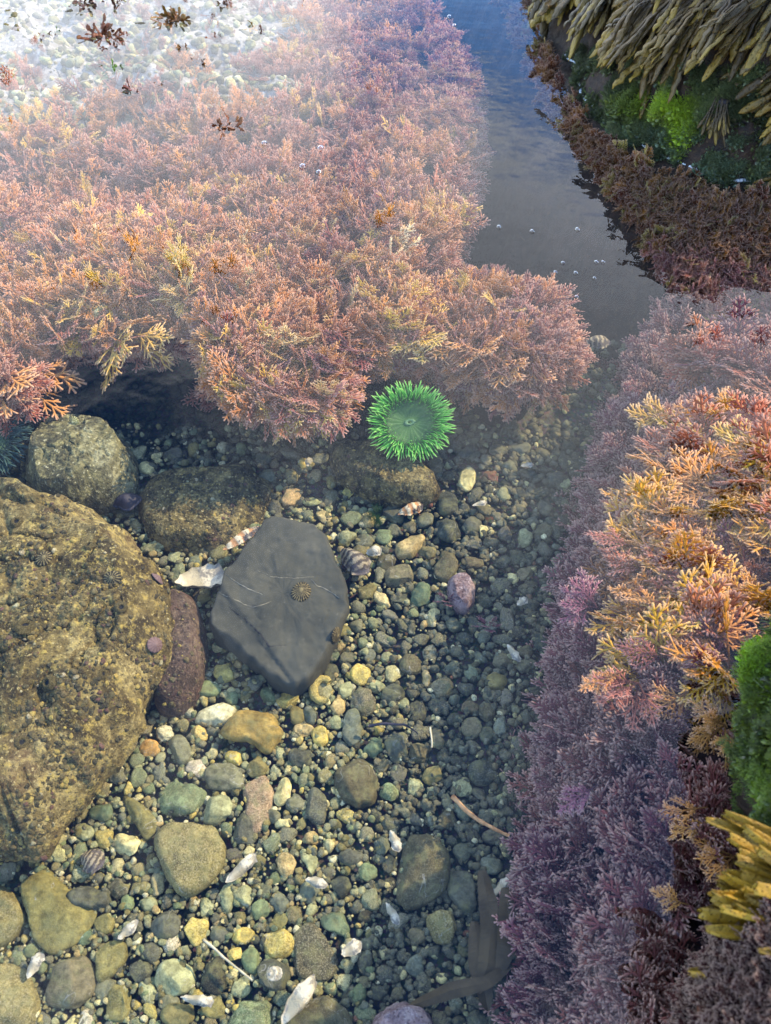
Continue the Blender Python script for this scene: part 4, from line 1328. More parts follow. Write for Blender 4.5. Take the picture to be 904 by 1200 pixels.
def warmcol():
    r = frng.random()
    return YELL if r < 0.08 else mixc(PINK, ORNG, frng.random()) if r < 0.75 else mixc(PURPLE, ROSE, frng.random())
LIP = [p for p in LEDGE_PX if p[0] > -130][:16]
fringe(LIP, -0.10, 330, warmcol, 1, 0.055, 0.085)
nf = 0
while nf < 210:                                # big fans standing over the front of the mat
    px, py = frng.uniform(-40, 470), frng.uniform(230, 500)
    p = at(px, py, -0.07)
    h, nr = down_hit(BV_LEDGE, p.x, p.y)
    if h is None or h.z < -0.14:
        continue
    nf += 1
    c = warmcol() if frng.random() < 0.93 else mixc(YELL, (0.62, 0.48, 0.22), frng.random())
    d = Vector((frng.gauss(0.05, 0.5), -0.75 + frng.gauss(0, 0.3), 0.55)).normalized()
    put(h + Vector((0, 0, 0.012)), d, frng.uniform(0.06, 0.092), frng.choice(FANS), jit(c))
fringe(LEDGE_PX[15:26], -0.10, 300, lambda: mixc(PINK, PURPLE, frng.random() * 0.6), 1, 0.055, 0.085)
for _ in range(70):                            # bunch hanging at the left edge
    px, py = frng.uniform(-70, 12), frng.uniform(405, 462)
    d = Vector((0.45 + frng.gauss(0, 0.3), -0.7 + frng.gauss(0, 0.25), frng.gauss(0.0, 0.25))).normalized()
    put(at(px, py, -0.095), d, frng.uniform(0.06, 0.095), frng.choice(FANS), jit(mixc(PINK, ROSE, frng.random())))
for _ in range(60):                            # ragged pieces hanging over the hollow
    px, py = frng.uniform(40, 215), frng.uniform(362, 392)
    d = Vector((frng.gauss(0, 0.3), -0.85 + frng.gauss(0, 0.2), -0.15 + frng.gauss(0, 0.2))).normalized()
    put(at(px, py, -0.105), d, frng.uniform(0.06, 0.10), frng.randrange(len(FRONDS)), jit(mixc(mixc(PURPLE, PINK, frng.random()), ORNG, frng.random() * 0.4)))
scatter('coralline_mat', FRONDS, M_TURF, TP, TR, TS, TI, TK, 'pink and orange coralline seaweed mat covering the rock shelf at upper left', 'seaweed')

TP, TR, TS, TI, TK = [], [], [], [], []
for k in range(34):
    px, py = frng.uniform(470, 655), frng.uniform(338, 448)
    p = at(px, py, -0.10)
    if down_hit(BV_SPUR, p.x, p.y)[0] is None:
        continue
    col = mixc(PURPLE, PINK, frng.random()) if px > 600 or frng.random() < 0.35 else mixc(PINK, ORNG, frng.random())
    if frng.random() < 0.14 and px < 600:
        col = YELL
    clump(BV_SPUR, p.x, p.y, 7, 0.02, Vector((0.2, -0.7, 0)), col, 0.055, 0.08)
fringe(SPUR_PX[:9] , -0.105, 220, lambda: mixc(PURPLE, mixc(PINK, ORNG, 0.5), frng.random()), 1, 0.055, 0.08)
fringe(SPUR_PX[6:], -0.11, 80, lambda: mixc(PURPLE, PINK, frng.random() * 0.5), 1, 0.04, 0.055)
scatter('coralline_cushion', FRONDS, M_TURF, TP, TR, TS, TI, TK, 'orange-pink coralline cushion on the spur right of the bright green anemone', 'seaweed')

TP, TR, TS, TI, TK = [], [], [], [], []
nb = 0
while nb < 430:
    x, y = frng.uniform(0.08, 0.75), frng.uniform(-0.05, 1.5)
    d, s = BANK.sd(x, y)
    if not 0.0 < d < 0.42:
        continue
    h, nr = down_hit(BV_BANK, x, y)
    if h is None:
        continue
    if frng.random() > 1.0 / (1 + d * 3):
        continue
    nb += 1
    hx, hy = x, y
    e = 0.01
    gx = BANK.sd(x + e, y)[0] - BANK.sd(x - e, y)[0]
    gy = BANK.sd(x, y + e)[0] - BANK.sd(x, y - e)[0]
    out = -Vector((gx, gy, 0)).normalized()
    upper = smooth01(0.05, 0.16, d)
    col = mixc(mixc((0.125, 0.050, 0.044), PURPLE, upper), ROSE, frng.random() * 0.35)  # shade of the lower bank painted as darker purple
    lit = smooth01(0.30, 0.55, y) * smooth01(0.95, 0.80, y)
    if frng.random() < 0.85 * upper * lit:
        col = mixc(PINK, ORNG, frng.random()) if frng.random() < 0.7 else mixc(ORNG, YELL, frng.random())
    if fbm((x, y, 0), 12, 2, 1.6) < -0.22:
        continue
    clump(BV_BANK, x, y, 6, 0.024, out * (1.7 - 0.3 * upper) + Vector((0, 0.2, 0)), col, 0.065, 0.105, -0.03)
nf = 0
while nf < 190:                                # long feathers leaning out over the lit top of the bank
    x, y = frng.uniform(0.2, 0.62), frng.uniform(0.42, 0.98)
    d0, s0 = BANK.sd(x, y)
    if not 0.06 < d0 < 0.34 or fbm((x, y, 0), 9, 2, 7.6) < -0.12:
        continue
    h, nr = down_hit(BV_BANK, x, y)
    if h is None:
        continue
    nf += 1
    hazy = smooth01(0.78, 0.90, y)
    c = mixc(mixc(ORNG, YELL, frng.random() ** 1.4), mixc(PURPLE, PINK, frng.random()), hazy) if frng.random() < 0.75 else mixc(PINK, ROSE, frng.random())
    d = Vector((-0.85 + frng.gauss(0, 0.22), 0.05 + frng.gauss(0, 0.28), 0.22)).normalized()
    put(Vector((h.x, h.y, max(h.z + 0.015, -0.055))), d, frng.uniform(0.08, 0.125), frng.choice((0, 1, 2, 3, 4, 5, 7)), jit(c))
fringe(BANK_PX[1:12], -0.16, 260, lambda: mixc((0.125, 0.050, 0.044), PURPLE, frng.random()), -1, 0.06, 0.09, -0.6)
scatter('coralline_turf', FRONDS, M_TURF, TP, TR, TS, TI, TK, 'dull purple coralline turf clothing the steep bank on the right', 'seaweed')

NEARRED = []
# red-brown turf on the submerged skirt of the upper right rock
TP, TR, TS, TI, TK = [], [], [], [], []
n = 0
while n < 2200:
    px, py = frng.uniform(540, 990), frng.uniform(-80, 470)
    p = at(px, py, -0.03)
    d, s = SHORE.sd(p.x, p.y)
    if not -0.055 - 0.22 * smooth01(690, 900, px) < d < 0.0:
        continue
    h, nr = down_hit(BV_SHORE, p.x, p.y)
    if h is None or h.z > -0.012:
        continue
    n += 1
    e = 0.01
    gx = SHORE.sd(p.x + e, p.y)[0] - SHORE.sd(p.x - e, p.y)[0]
    gy = SHORE.sd(p.x, p.y + e)[0] - SHORE.sd(p.x, p.y - e)[0]
    out = -Vector((gx, gy, 0)).normalized()
    col = mixc((0.115, 0.030, 0.014), (0.30, 0.125, 0.022), frng.random() ** 1.7)
    if d < -0.13:
        col = mixc(PURPLE, PINK, frng.random())
    if frng.random() < 0.08:
        col = (0.34, 0.24, 0.05)
    dd = (out * 0.9 + cz * 0.05 + Vector((frng.gauss(0, 0.35), frng.gauss(0, 0.35), frng.gauss(0, 0.3)))).normalized()
    put(h - nr * 0.003, dd, frng.uniform(0.032, 0.052), frng.randrange(len(FRONDS)), jit(col, 0.25))
RT = (TP, TR, TS, TI, TK)
def _red_turf():
    for (h, r), s_, c in NEARRED:
        TP.append(tuple(h)); TR.append(tuple(r)); TS.append(s_); TI.append(frng.randrange(len(FRONDS))); TK.append(c)
    scatter('red_turf', FRONDS, M_TURF, TP, TR, TS, TI, TK, 'red-brown seaweed turf below the waterline of the upper right rock', 'seaweed')

n = 0
for _ in range(6000):
    if n >= 420:
        break
    px, py = frng.uniform(800, 960), frng.uniform(1060, 1260)
    h, nr = cast(BV_NEAR, px, py)
    if h is None or h.z < 0.0:
        continue
    n += 1
    nr = nr if nr.z > -0.3 else -nr
    TPx = (h, rot_to((nr + Vector((frng.gauss(0, 0.7), frng.gauss(0, 0.7), 0.1))).normalized(), frng.uniform(0, 6.28)))
    NEARRED.append((TPx, frng.uniform(0.015, 0.03), jit((0.040, 0.011, 0.008), 0.3)))
_red_turf()
# individual bright fronds standing out on the bank: tip px, base px, colour, label
def mid(a, b, t=0.5):
    return (a[0] + (b[0] - a[0]) * t, a[1] + (b[1] - a[1]) * t)
LONE = [
 ((718, 527), (800, 560), 'o', 'long orange frond reaching furthest left over the dark upper bank'),
 ((782, 478), (842, 494), 'o', 'short orange frond at the top of the lit bank'),
 ((832, 492), (915, 508), 'y', 'yellow-orange frond reaching in from the right edge, topmost'),
 ((752, 566), (835, 576), 'o', 'level orange frond with yellow stem mid bank'),
 ((676, 622), (745, 640), 'r', 'rosy frond with orange tip low on the bank edge'),
 ((690, 648), (760, 672), 'r', 'pink fan frond under the orange-tipped rosy one'),
 ((838, 586), (915, 600), 'y', 'bright yellow frond at the right edge, upper of three'),
 ((836, 606), (915, 626), 'y', 'bright yellow frond at the right edge, middle of three'),
 ((845, 624), (915, 645), 'y', 'bright yellow frond at the right edge, lowest of three'),
 ((856, 536), (918, 556), 'y', 'yellow-pink frond below the topmost edge frond'),
 ((770, 598), (838, 640), 'o', 'slanting orange frond in the middle of the bank'),
 ((772, 644), (850, 660), 'o', 'orange frond above the big golden fan'),
 ((744, 742), (838, 722), 'y', 'large golden frond of the fan in the middle of the bank'),
 ((772, 775), (845, 738), 'o', 'drooping golden frond at the lower side of the fan'),
 ((838, 672), (800, 742), 'y', 'upright golden frond at the top of the fan'),
 ((872, 700), (822, 748), 'o', 'golden frond pointing right out of the fan'),
 ((706, 688), (780, 712), 'o', 'rosy orange frond left above the fan'),
 ((668, 803), (735, 786), 'o', 'orange frond hanging off the bank toward the gravel'),
 ((690, 832), (748, 800), 'r', 'pink frond below the orange one hanging toward the gravel'),
 ((712, 760), (782, 770), 'r', 'pink frond between the fan and the hanging orange frond'),
 ((764, 858), (812, 806), 'o', 'small orange frond curling down near the moss'),
 ((800, 880), (850, 850), 'o', 'pale orange sprig touching the shade of the mossy rock'),
 ((762, 948), (830, 946), 'o', 'vivid orange frond low on the shaded bank'),
 ((776, 985), (832, 962), 'o', 'vivid orange sprig hanging under the low frond'),
 ((808, 1028), (862, 1004), 'o', 'orange sprig nearest the yellow rockweed'),
 ((756, 1054), (808, 1060), 'o', 'lone small orange tip low on the bank'),
 ((655, 960), (700, 920), 'p', 'mauve frond leaning over the orange twig end'),
 ((645, 690), (700, 712), 'p', 'dull mauve frond at the shaded bank edge'),
]
LC2 = dict(o=(0.56, 0.25, 0.075), y=(0.62, 0.38, 0.08), r=(0.38, 0.14, 0.09), p=(0.26, 0.10, 0.12))
FR_OBJ = []
for me in FRONDS:
    m2 = me.copy(); m2.name = 'frond'; m2.materials.clear(); m2.materials.append(M_FROND); FR_OBJ.append(m2)
for i, (tip, base, c, lab) in enumerate(LONE):
    hb, nb_ = cast(BV_BANK, *base)
    z = -0.020
    pb, pt = at(base[0], base[1], z), at(tip[0], tip[1], -0.024)
    d = pt - pb
    o = link('coralline_frond', FR_OBJ[i % 5 if i % 3 else 5 + i % 4])
    o.location = pb
    o.rotation_euler = rot_to(d.normalized(), frng.uniform(-0.5, 0.5) + R(0))
    o.scale = (d.length,) * 3
    o.color = jit(LC2[c], 0.08)
    tag(o, lab, 'seaweed', 'bright fronds on the right bank')
# tufts that stand out on the shelf lip
TUFT = [
 ((150, 447), (140, 385), 'y', 'yellow tuft hanging over the dark hollow, left part of the shelf lip'),
 ((205, 375), (225, 345), 'y', 'bright yellow tuft on the shelf above the hollow'),
 ((170, 342), (185, 318), 'y', 'small yellow tuft inland from the shelf lip at left'),
 ((300, 515), (320, 462), 'o', 'orange fan at the lowest left corner of the big overhang'),
 ((345, 522), (348, 470), 'y', 'orange-yellow fan at the bottom middle of the big overhang'),
 ((385, 515), (380, 462), 'r', 'rosy fan at the bottom right of the big overhang'),
 ((420, 470), (392, 440), 'r', 'red-tipped tuft beside the bright green anemone'),
 ((245, 500), (262, 455), 'r', 'red sprig dangling left of the big overhang'),
 ((325, 395), (345, 365), 'o', 'orange tuft in the middle of the shelf lip'),
 ((378, 350), (398, 322), 'y', 'pale yellow tuft right of the shelf middle'),
 ((500, 438), (498, 385), 'y', 'yellow feather at the left end of the cushion'),
 ((545, 452), (560, 398), 'o', 'orange tuft at the front of the cushion'),
 ((600, 470), (600, 415), 'o', 'dull orange tuft hanging from the right of the cushion'),
 ((575, 395), (590, 360), 'y', 'golden tuft on top of the cushion'),
 ((22, 505), (-5, 430), 'o', 'rust tuft at the left edge above the dim anemone'),
 ((40, 460), (0, 412), 'o', 'orange tuft at the left edge beside the dark hollow'),
 ((70, 412), (85, 372), 'r', 'pink tuft left of the yellow one over the hollow'),
 ((240, 440), (262, 400), 'o', 'orange tuft above the left side of the big overhang'),
]
for i, (tip, base, c, lab) in enumerate(TUFT):
    hb, nb_ = cast(BV_LEDGE, *base)
    if i in (10, 11, 12, 13):
        hb, nb_ = cast(BV_SPUR, *base)
    z = (hb.z if hb else -0.07) + 0.012
    pb, pt = at(base[0], base[1], min(z, -0.03)), at(tip[0], tip[1], min(z + 0.004, -0.03))
    d = pt - pb
    o = link('coralline_tuft', FR_OBJ[5 + i % 4])
    o.location = pb
    o.rotation_euler = rot_to(d.normalized(), frng.uniform(-0.6, 0.6))
    o.scale = (d.length * 0.95,) * 3
    o.color = jit(LC2[c], 0.08)
    tag(o, lab, 'seaweed', 'tufts that stand out of the coralline mat')
# two small tufts among the shaded pebbles
for (px, py, s, lab) in ((572, 735, 0.022, 'tiny mauve coralline tuft alone on the shaded gravel'), (525, 706, 0.020, 'dark red sprig growing on the pink crusted rock')):
    o = link('coralline_tuft', FR_OBJ[6])
    p = at(px, py, FLOOR + 0.015)
    o.location = p
    o.rotation_euler = rot_to((-0.2, -0.4, 0.9), 0.4)
    o.scale = (s * 1.4,) * 3
    o.color = (0.20, 0.06, 0.07, 1)
    tag(o, lab, 'seaweed')

# ------------------------------------------------------------------ anemones
def tentacle_mesh(seed):
    rg = random.Random(seed)
    V, F, T = [], [], []
    n, m = 9, 6
    bend = rg.uniform(-0.4, 0.55)
    for i in range(n):
        t = i / (n - 1)
        r = 0.066 * (1 - 0.45 * t) * (1 if i < n - 1 else 0.35) * (1 + 0.25 * math.sin(min(1, t * 1.6) * math.pi) * 0.3)
        c = Vector((0, bend * t * t, t))
        for j in range(m):
            a = 2 * math.pi * j / m
            V.append(c + Vector((math.cos(a) * r, math.sin(a) * r, 0)))
            T.append(t)
    V.append(Vector((0, bend, 1.03))); T.append(1)
    for i in range(n - 1):
        for j in range(m):
            F.append((i * m + j, i * m + (j + 1) % m, (i + 1) * m + (j + 1) % m, (i + 1) * m + j))
    for j in range(m):
        F.append(((n - 1) * m + j, (n - 1) * m + (j + 1) % m, len(V) - 1))
    return mesh('tentacle', V, F, True, {'tip': T})
def anemone(px, py, z, rpx, axis, label, mats, n_rows, seed, ax_ratio=1.0):
    rg = random.Random(seed)
    c = at(px, py, z)
    Rr = rpx * mpp(px, py, z)
    root = empty('sea_anemone', c, label, 'sea anemone')
    q = Vector(axis).normalized().to_track_quat('Z', 'Y')
    root.rotation_euler = q.to_euler()
    root.scale = (1.04, 0.94, 1.0)
    rd = Rr * 0.60
    # oral disc: shallow dish with radial ridges
    V, F = [], []
    m, rings = 64, 12
    for i in range(rings):
        r = rd * 1.08 * (i + 0.02) / (rings - 1)
        for j in range(m):
            a = 2 * math.pi * j / m
            t = i / (rings - 1)
            zz = -0.16 * rd * (1 - t * t) + 0.03 * rd * math.cos(a * 24 + math.sin(a * 3)) * t + 0.05 * rd * math.exp(-(t * 6) ** 2)
            V.append((math.cos(a) * r, math.sin(a) * r, zz))
    for i in range(rings - 1):
        for j in range(m):
            F.append((i * m + j, i * m + (j + 1) % m, (i + 1) * m + (j + 1) % m, (i + 1) * m + j))
    F.append(tuple(range(m)))
    link('oral_disc', mesh('oral_disc', V, F), mats[1], root)
    V, F = [], []
    m2 = 24
    for (r, zz) in ((0.115, -0.13), (0.10, -0.095), (0.075, -0.085), (0.045, -0.10), (0.02, -0.16)):
        for j in range(m2):
            a = 2 * math.pi * j / m2
            V.append((math.cos(a) * r * rd * 2 * (1 + 0.08 * math.cos(a * 8)), math.sin(a) * r * rd * 1.3 * (1 + 0.08 * math.cos(a * 8)), zz * rd))
    for i in range(4):
        for j in range(m2):
            F.append((i * m2 + j, i * m2 + (j + 1) % m2, (i + 1) * m2 + (j + 1) % m2, (i + 1) * m2 + j))
    link('mouth', mesh('mouth', V, F), M_DISC2, root)
    V, F = [], []
    m, rings = 48, 8
    for i in range(rings):
        t = i / (rings - 1)
        r = rd * (1.06 - 0.22 * math.sin(t * math.pi) + 0.10 * t * t)
        for j in range(m):
            a = 2 * math.pi * j / m
            rr = r * (1 + 0.03 * math.cos(a * 16) + 0.03 * noise.noise(Vector((math.cos(a) * 3, math.sin(a) * 3, t * 5))))
            V.append((math.cos(a) * rr, math.sin(a) * rr, -t * rd * 1.2))
    for i in range(rings - 1):
        for j in range(m):
            F.append((i * m + j, (i + 1) * m + j, (i + 1) * m + (j + 1) % m, i * m + (j + 1) % m))
    link('column', mesh('column', V, F), M_COLUMN, root)
    lib = []
    for k in range(6):
        me = tentacle_mesh(seed * 10 + k)
        me.materials.append(mats[0])
        lib.append(me)
    for row, (rf, cnt, elev, ln) in enumerate(n_rows):
        for k in range(cnt):
            a = 2 * math.pi * (k + 0.5 * (row % 2)) / cnt + rg.gauss(0, 0.03)
            e = R(elev + rg.gauss(0, 11))
            d = Vector((math.cos(a) * math.cos(e), math.sin(a) * math.cos(e), math.sin(e)))
            side = Vector((-math.sin(a), math.cos(a), 0)) * rg.gauss(0, 0.2)
            d = (d + side).normalized()
            o = link('tentacle', rg.choice(lib), None, root)
            o.location = (math.cos(a) * rd * rf, math.sin(a) * rd * rf, 0.02 * rd)
            o.rotation_euler = rot_to(d, rg.uniform(0, 6.28))
            l = Rr * ln * rg.uniform(0.72, 1.15)
            o.scale = (l * 0.92, l * 0.92, l)
    return root
ROWS = [(0.70, 24, 78, 0.10), (0.80, 40, 70, 0.15), (0.90, 56, 58, 0.24), (0.98, 66, 44, 0.31), (1.03, 72, 26, 0.37), (1.06, 76, 8, 0.40), (1.05, 66, -10, 0.38)]
anemone(481, 494, -0.125, 50, (0.12, -0.50, 0.86), 'bright green sea anemone open below the coralline overhang', (M_TENT, M_DISC), ROWS, 3)
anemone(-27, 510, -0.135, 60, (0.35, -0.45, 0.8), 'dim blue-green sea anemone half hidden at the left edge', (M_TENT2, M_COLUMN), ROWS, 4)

# ------------------------------------------------------------------ limpets, shells
def limpet_mesh(seed, ribs, hgt, rough=0.05):
    rg = random.Random(seed)
    V, F, A, B = [], [], [], []
    m, rings = ribs * 4, 9
    for i in range(rings):
        t = (i + 0.15) / (rings - 0.85)
        for j in range(m):
            a = 2 * math.pi * j / m
            rb = 0.5 + 0.5 * math.cos(a * ribs)
            r = t * (1 + 0.05 * rb * t + rough * noise.noise(Vector((math.cos(a) * 2, math.sin(a) * 2, seed))))
            z = hgt * (1 - t ** 1.25) + 0.035 * rb * t
            V.append((math.cos(a) * r + 0.12 * (1 - t), math.sin(a) * r * 0.85, z))
            A.append(rb); B.append(t)
    for j in range(m):
        a = 2 * math.pi * j / m
        V.append((math.cos(a) * 0.97, math.sin(a) * 0.82, -0.06)); A.append(0.2); B.append(1)
    for i in range(rings):
        for j in range(m):
            F.append((i * m + j, i * m + (j + 1) % m, (i + 1) * m + (j + 1) % m, (i + 1) * m + j))
    F = [tuple(reversed(f)) for f in F]
    F.append(tuple(range(m)))
    return mesh('limpet', V, F, True, {'rib': A, 'rad': B})
def place_on(bv, px, py, me, mat, size_px, label, name='limpet', cat='limpet', turn=0.0, group=None, sink=0.0):
    h, nr = cast(bv, px, py)
    if h is None:
        h, nr = at(px, py, FLOOR + 0.02), Vector((0, 0, 1))
    if nr.z < 0:
        nr = -nr
    o = link(name, me, mat)
    s = size_px / 2 * (h - CO).length / FPX
    o.location = h + nr * (0.001 - sink * s)
    o.rotation_euler = rot_to(nr, turn)
    o.scale = (s, s, s)
    return tag(o, label, cat, group)
G_L = 'limpets in the pool'
place_on(BV_SLAB, 353, 694, limpet_mesh(1, 22, 0.42), M_LIMPET, 25, 'ribbed brown limpet in the middle of the dark slab', turn=0.6, group=G_L)
place_on(BV_SLAB, 393, 744, limpet_mesh(2, 20, 0.38), M_LIMPET, 22, 'ribbed brown limpet on the lower right edge of the dark slab', turn=2.0, group=G_L)
place_on(BV_BOULDER, 184, 679, limpet_mesh(3, 12, 0.5), M_LIMPETPINK, 18, 'smooth mauve limpet, upper of two on the right side of the boulder', turn=1.2, group=G_L)
place_on(BV_BOULDER, 181, 756, limpet_mesh(4, 12, 0.5), M_LIMPETPINK, 21, 'smooth mauve limpet, lower of two on the right side of the boulder', turn=2.4, group=G_L)
place_on(BV_BOULDER, 132, 678, limpet_mesh(5, 14, 0.5), M_LIMPET, 20, 'dark limpet on the upper part of the boulder', turn=0.3, group=G_L)
place_on(BV_BOULDER, 52, 655, limpet_mesh(15, 14, 0.5), M_LIMPET, 18, 'brown limpet left on the upper part of the boulder', turn=0.3, group=G_L)
place_on(BV_ROUND, 88, 494, limpet_mesh(6, 14, 0.6), M_LIMPETGREEN, 14, 'yellowish limpet on the shaded top of the round mottled rock', turn=0.3, group=G_L)
place_on(BV_LEDGE, 119, 370, limpet_mesh(7, 16, 0.6), M_LIMPETGREEN, 23, 'pale olive limpet in the coralline mat near the left of the shelf', turn=0.9, group=G_L, sink=-1.2)

def valve_mesh(seed, length=1.0, width=0.45, depth=0.28, ridges=9, thick=0.035):
    """one half shell, hollow, umbo at -x"""
    V, F = [], []
    m, rings = 28, 10
    def surf(t, a, off):
        x = math.cos(a); y = math.sin(a)
        taper = 0.72 + 0.28 * x
        px, py = x * t * (0.5 * length), y * t * width * 0.5 * (1.15 * taper + 0.15)
        px *= 1 + 0.22 * t * noise.noise(Vector((x * 2.2, y * 2.2, seed + 7)))
        py *= 1 + 0.45 * t * noise.noise(Vector((x * 3.1, y * 3.1, seed + 3)))
        z = depth * 0.5 * (1 - t ** 2.2) + 0.010 * math.sin(t * ridges * 6.28) + 0.012 * noise.noise(Vector((x * 3, y * 3, seed)))
        return Vector((px, py, z - off))
    for off in (0.0, thick):
        for i in range(rings):
            t = (i + 0.1) / (rings - 0.9)
            for j in range(m):
                V.append(surf(t, 2 * math.pi * j / m, off * (1 - 0.6 * t)))
    for k in range(2):
        b = k * rings * m
        for i in range(rings - 1):
            for j in range(m):
                f = (b + i * m + j, b + i * m + (j + 1) % m, b + (i + 1) * m + (j + 1) % m, b + (i + 1) * m + j)
                F.append(f if k else f[::-1])
        c = tuple(b + j for j in range(m))
        F.append(c if k == 0 else c[::-1])
    b0, b1 = (rings - 1) * m, rings * m + (rings - 1) * m
    for j in range(m):
        F.append((b0 + j, b0 + (j + 1) % m, b1 + (j + 1) % m, b1 + j))
    return mesh('shell_valve', V, F)
def shell(px, py, lpx, ang, wid, mat, label, z=None, flip=False, tilt=(0, 0), depth=0.28, name='shell', group='shells on the pool floor'):
    z = FLOOR + 0.022 if z is None else z
    o = link(name, valve_mesh(px * 0.01, 1.0, wid, depth), mat)
    s = lpx * mpp(px, py, z)
    o.location = at(px, py, z)
    o.rotation_euler = (R(180 if flip else 0) + R(tilt[0]), R(tilt[1]), R(ang))
    o.scale = (s, s, s)
    return tag(o, label, 'shell', group)
shell(236, 676, 58, 20, 0.72, M_NACRE, 'broken white shell with pearly inside against the left of the slab', z=-0.19, flip=True, tilt=(-14, 10), depth=0.4)
shell(284, 631, 50, 36, 0.36, M_ORANGESHELL, 'narrow orange-white shell leaning on the upper left of the slab', z=-0.17, tilt=(-22, -6))
shell(415, 657, 46, -52, 0.60, M_SHELLBROWN, 'closed brown striped mussel right of the slab', z=-0.198, depth=0.6)
shell(283, 1018, 44, 44, 0.32, M_NACRE, 'white pointed shell sliver right of the heart-shaped stone', tilt=(20, 0))
shell(371, 1034, 27, -18, 0.42, M_NACRE, 'small white shell right of the orange speckled stone')
shell(481, 597, 32, 24, 0.5, M_ORANGESHELL, 'orange ridged shell below the low rock', depth=0.5)
shell(150, 1090, 28, 45, 0.42, M_NACRE, 'cream leaf-shaped shell below the heart-shaped stone')
shell(602, 765, 26, -60, 0.36, M_NACRE, 'thin white shell sliver beside the right bank')
shell(463, 985, 26, -70, 0.45, M_NACRE, 'white curled shell left of the large shaded stone')
shell(350, 1172, 62, 52, 0.34, M_NACRE, 'long curved white shell at the bottom beside the mossy stone', tilt=(35, 0), depth=0.5)
shell(412, 1112, 26, 25, 0.6, M_NACRE, 'broken white shell chip in the shaded bottom gravel')
shell(460, 1070, 28, -60, 0.34, M_NACRE, 'white shell edge left of the large shaded stone')
shell(362, 541, 14, 80, 0.6, M_NACRE, 'small bright white shell left of the anemone')
shell(438, 646, 19, 15, 0.75, M_NACRE, 'small white shell right of the striped mussel', depth=0.7)
shell(148, 588, 34, 10, 0.7, M_MUSSELBLACK, 'dark spotted mussel under the round mottled rock', z=-0.20, depth=0.7)
shell(41, 1131, 28, 70, 0.5, M_NACRE, 'white and blue shell between the khaki edge stones')
shell(232, 1172, 40, -8, 0.3, M_NACRE, 'narrow cream shell under the black angular stone')
shell(588, 1040, 46, 42, 0.26, M_NACRE, 'broken white shell blades above the kelp', tilt=(25, 0))
shell(612, 705, 16, 40, 0.6, M_NACRE, 'grey-white shell chip at the foot of the right bank')
shell(618, 545, 15, 10, 0.5, M_NACRE, 'tiny white shell chip right of the red oval pebble')
shell(563, 590, 18, 20, 0.4, M_NACRE, 'thin white shell chip above the dark grey egg')
shell(698, 402, 36, 8, 0.55, M_SHELLBROWN, 'olive pale shell lying deep in the channel behind the cushion', z=-0.19, depth=0.5)
shell(108, 1008, 30, -20, 0.9, M_SHELLBROWN, 'fringed dark shell at the foot of the big boulder', z=-0.21, depth=0.6)
# white eye spot on the dark stone
me = limpet_mesh(31, 10, 0.25)
o = link('limpet', me, M_NACRE)
o.location = at(322, 1141, FLOOR + 0.034); s = 9 * mpp(322, 1141, FLOOR); o.scale = (s, s, s)
tag(o, 'white oval limpet on the dark stone near the bottom', 'limpet', G_L)

# gold ring shaped stone
def ring_stone():
    V, F = [], []
    m, k = 22, 8
    for i in range(m):
        a = R(40) + R(265) * i / (m - 1)
        w = 0.33 * (0.7 + 0.3 * math.sin(math.pi * i / (m - 1)))
        c = Vector((math.cos(a) * 0.62, math.sin(a) * 0.8, 0))
        for j in range(k):
            b = 2 * math.pi * j / k
            p = c + Vector((math.cos(a) * math.cos(b) * w, math.sin(a) * math.cos(b) * w, math.sin(b) * w))
            V.append(p * (1 + 0.09 * noise.noise(p * 4)))
    for i in range(m - 1):
        for j in range(k):
            F.append((i * k + j, i * k + (j + 1) % k, (i + 1) * k + (j + 1) % k, (i + 1) * k + j))
    F += [tuple(range(k)), tuple(reversed(range((m - 1) * k, m * k)))]
    F = [tuple(reversed(f)) for f in F]
    o = link('curled_stone', mesh('curled_stone', V, F), M_STONE)
    s = 17 * mpp(378, 808, FLOOR)
    o.location = at(378, 808, FLOOR + 0.012)
    o.scale = (s, s, s)
    o.color = C['gold'] + (0.9,)
    tag(o, 'C-shaped golden crusted ring right below the slab', 'stone', 'stones on the pool floor')
ring_stone()

# ------------------------------------------------------------------ twigs and kelp
def tube(name, pts, r0, r1, mat, label, cat, m=7, nn=24):
    V, F = [], []
    for i in range(nn):
        t = i / (nn - 1)
        f = t * (len(pts) - 1)
        k = min(int(f), len(pts) - 2)
        p = pts[k].lerp(pts[k + 1], f - k)
        q = pts[min(k + 1, len(pts) - 1)] - pts[k]
        d = q.normalized()
        s = d.cross(cz).normalized()
        u = s.cross(d)
        r = (r0 + (r1 - r0) * t) * (1 + 0.22 * noise.noise(p * 120))
        for j in range(m):
            a = 2 * math.pi * j / m
            V.append(p + (s * math.cos(a) + u * math.sin(a)) * r + s * 0.0012 * noise.noise(p * 60))
    for i in range(nn - 1):
        for j in range(m):
            F.append((i * m + j, i * m + (j + 1) % m, (i + 1) * m + (j + 1) % m, (i + 1) * m + j))
    F += [tuple(range(m)), tuple(reversed(range((nn - 1) * m, nn * m)))]
    c = V[0].copy()
    o = link(name, mesh(name, [v - c for v in V], F), mat)
    o.location = c
    return tag(o, label, cat)
zt = FLOOR + 0.035
tube('twig', [at(530, 933, zt), at(545, 948, zt), at(562, 962, zt - 0.003), at(580, 972, zt - 0.005), at(597, 979, zt - 0.008)], 0.0030, 0.0020, M_TWIG, 'orange-brown twig lying on the shaded gravel by the right bank', 'twig')
tube('plant_stem', [at(239, 1101, zt), at(262, 1121, zt), at(280, 1136, zt), at(296, 1149, zt - 0.004)], 0.0015, 0.0010, M_STEM, 'thin pale stem across stones near the bottom', 'stem')
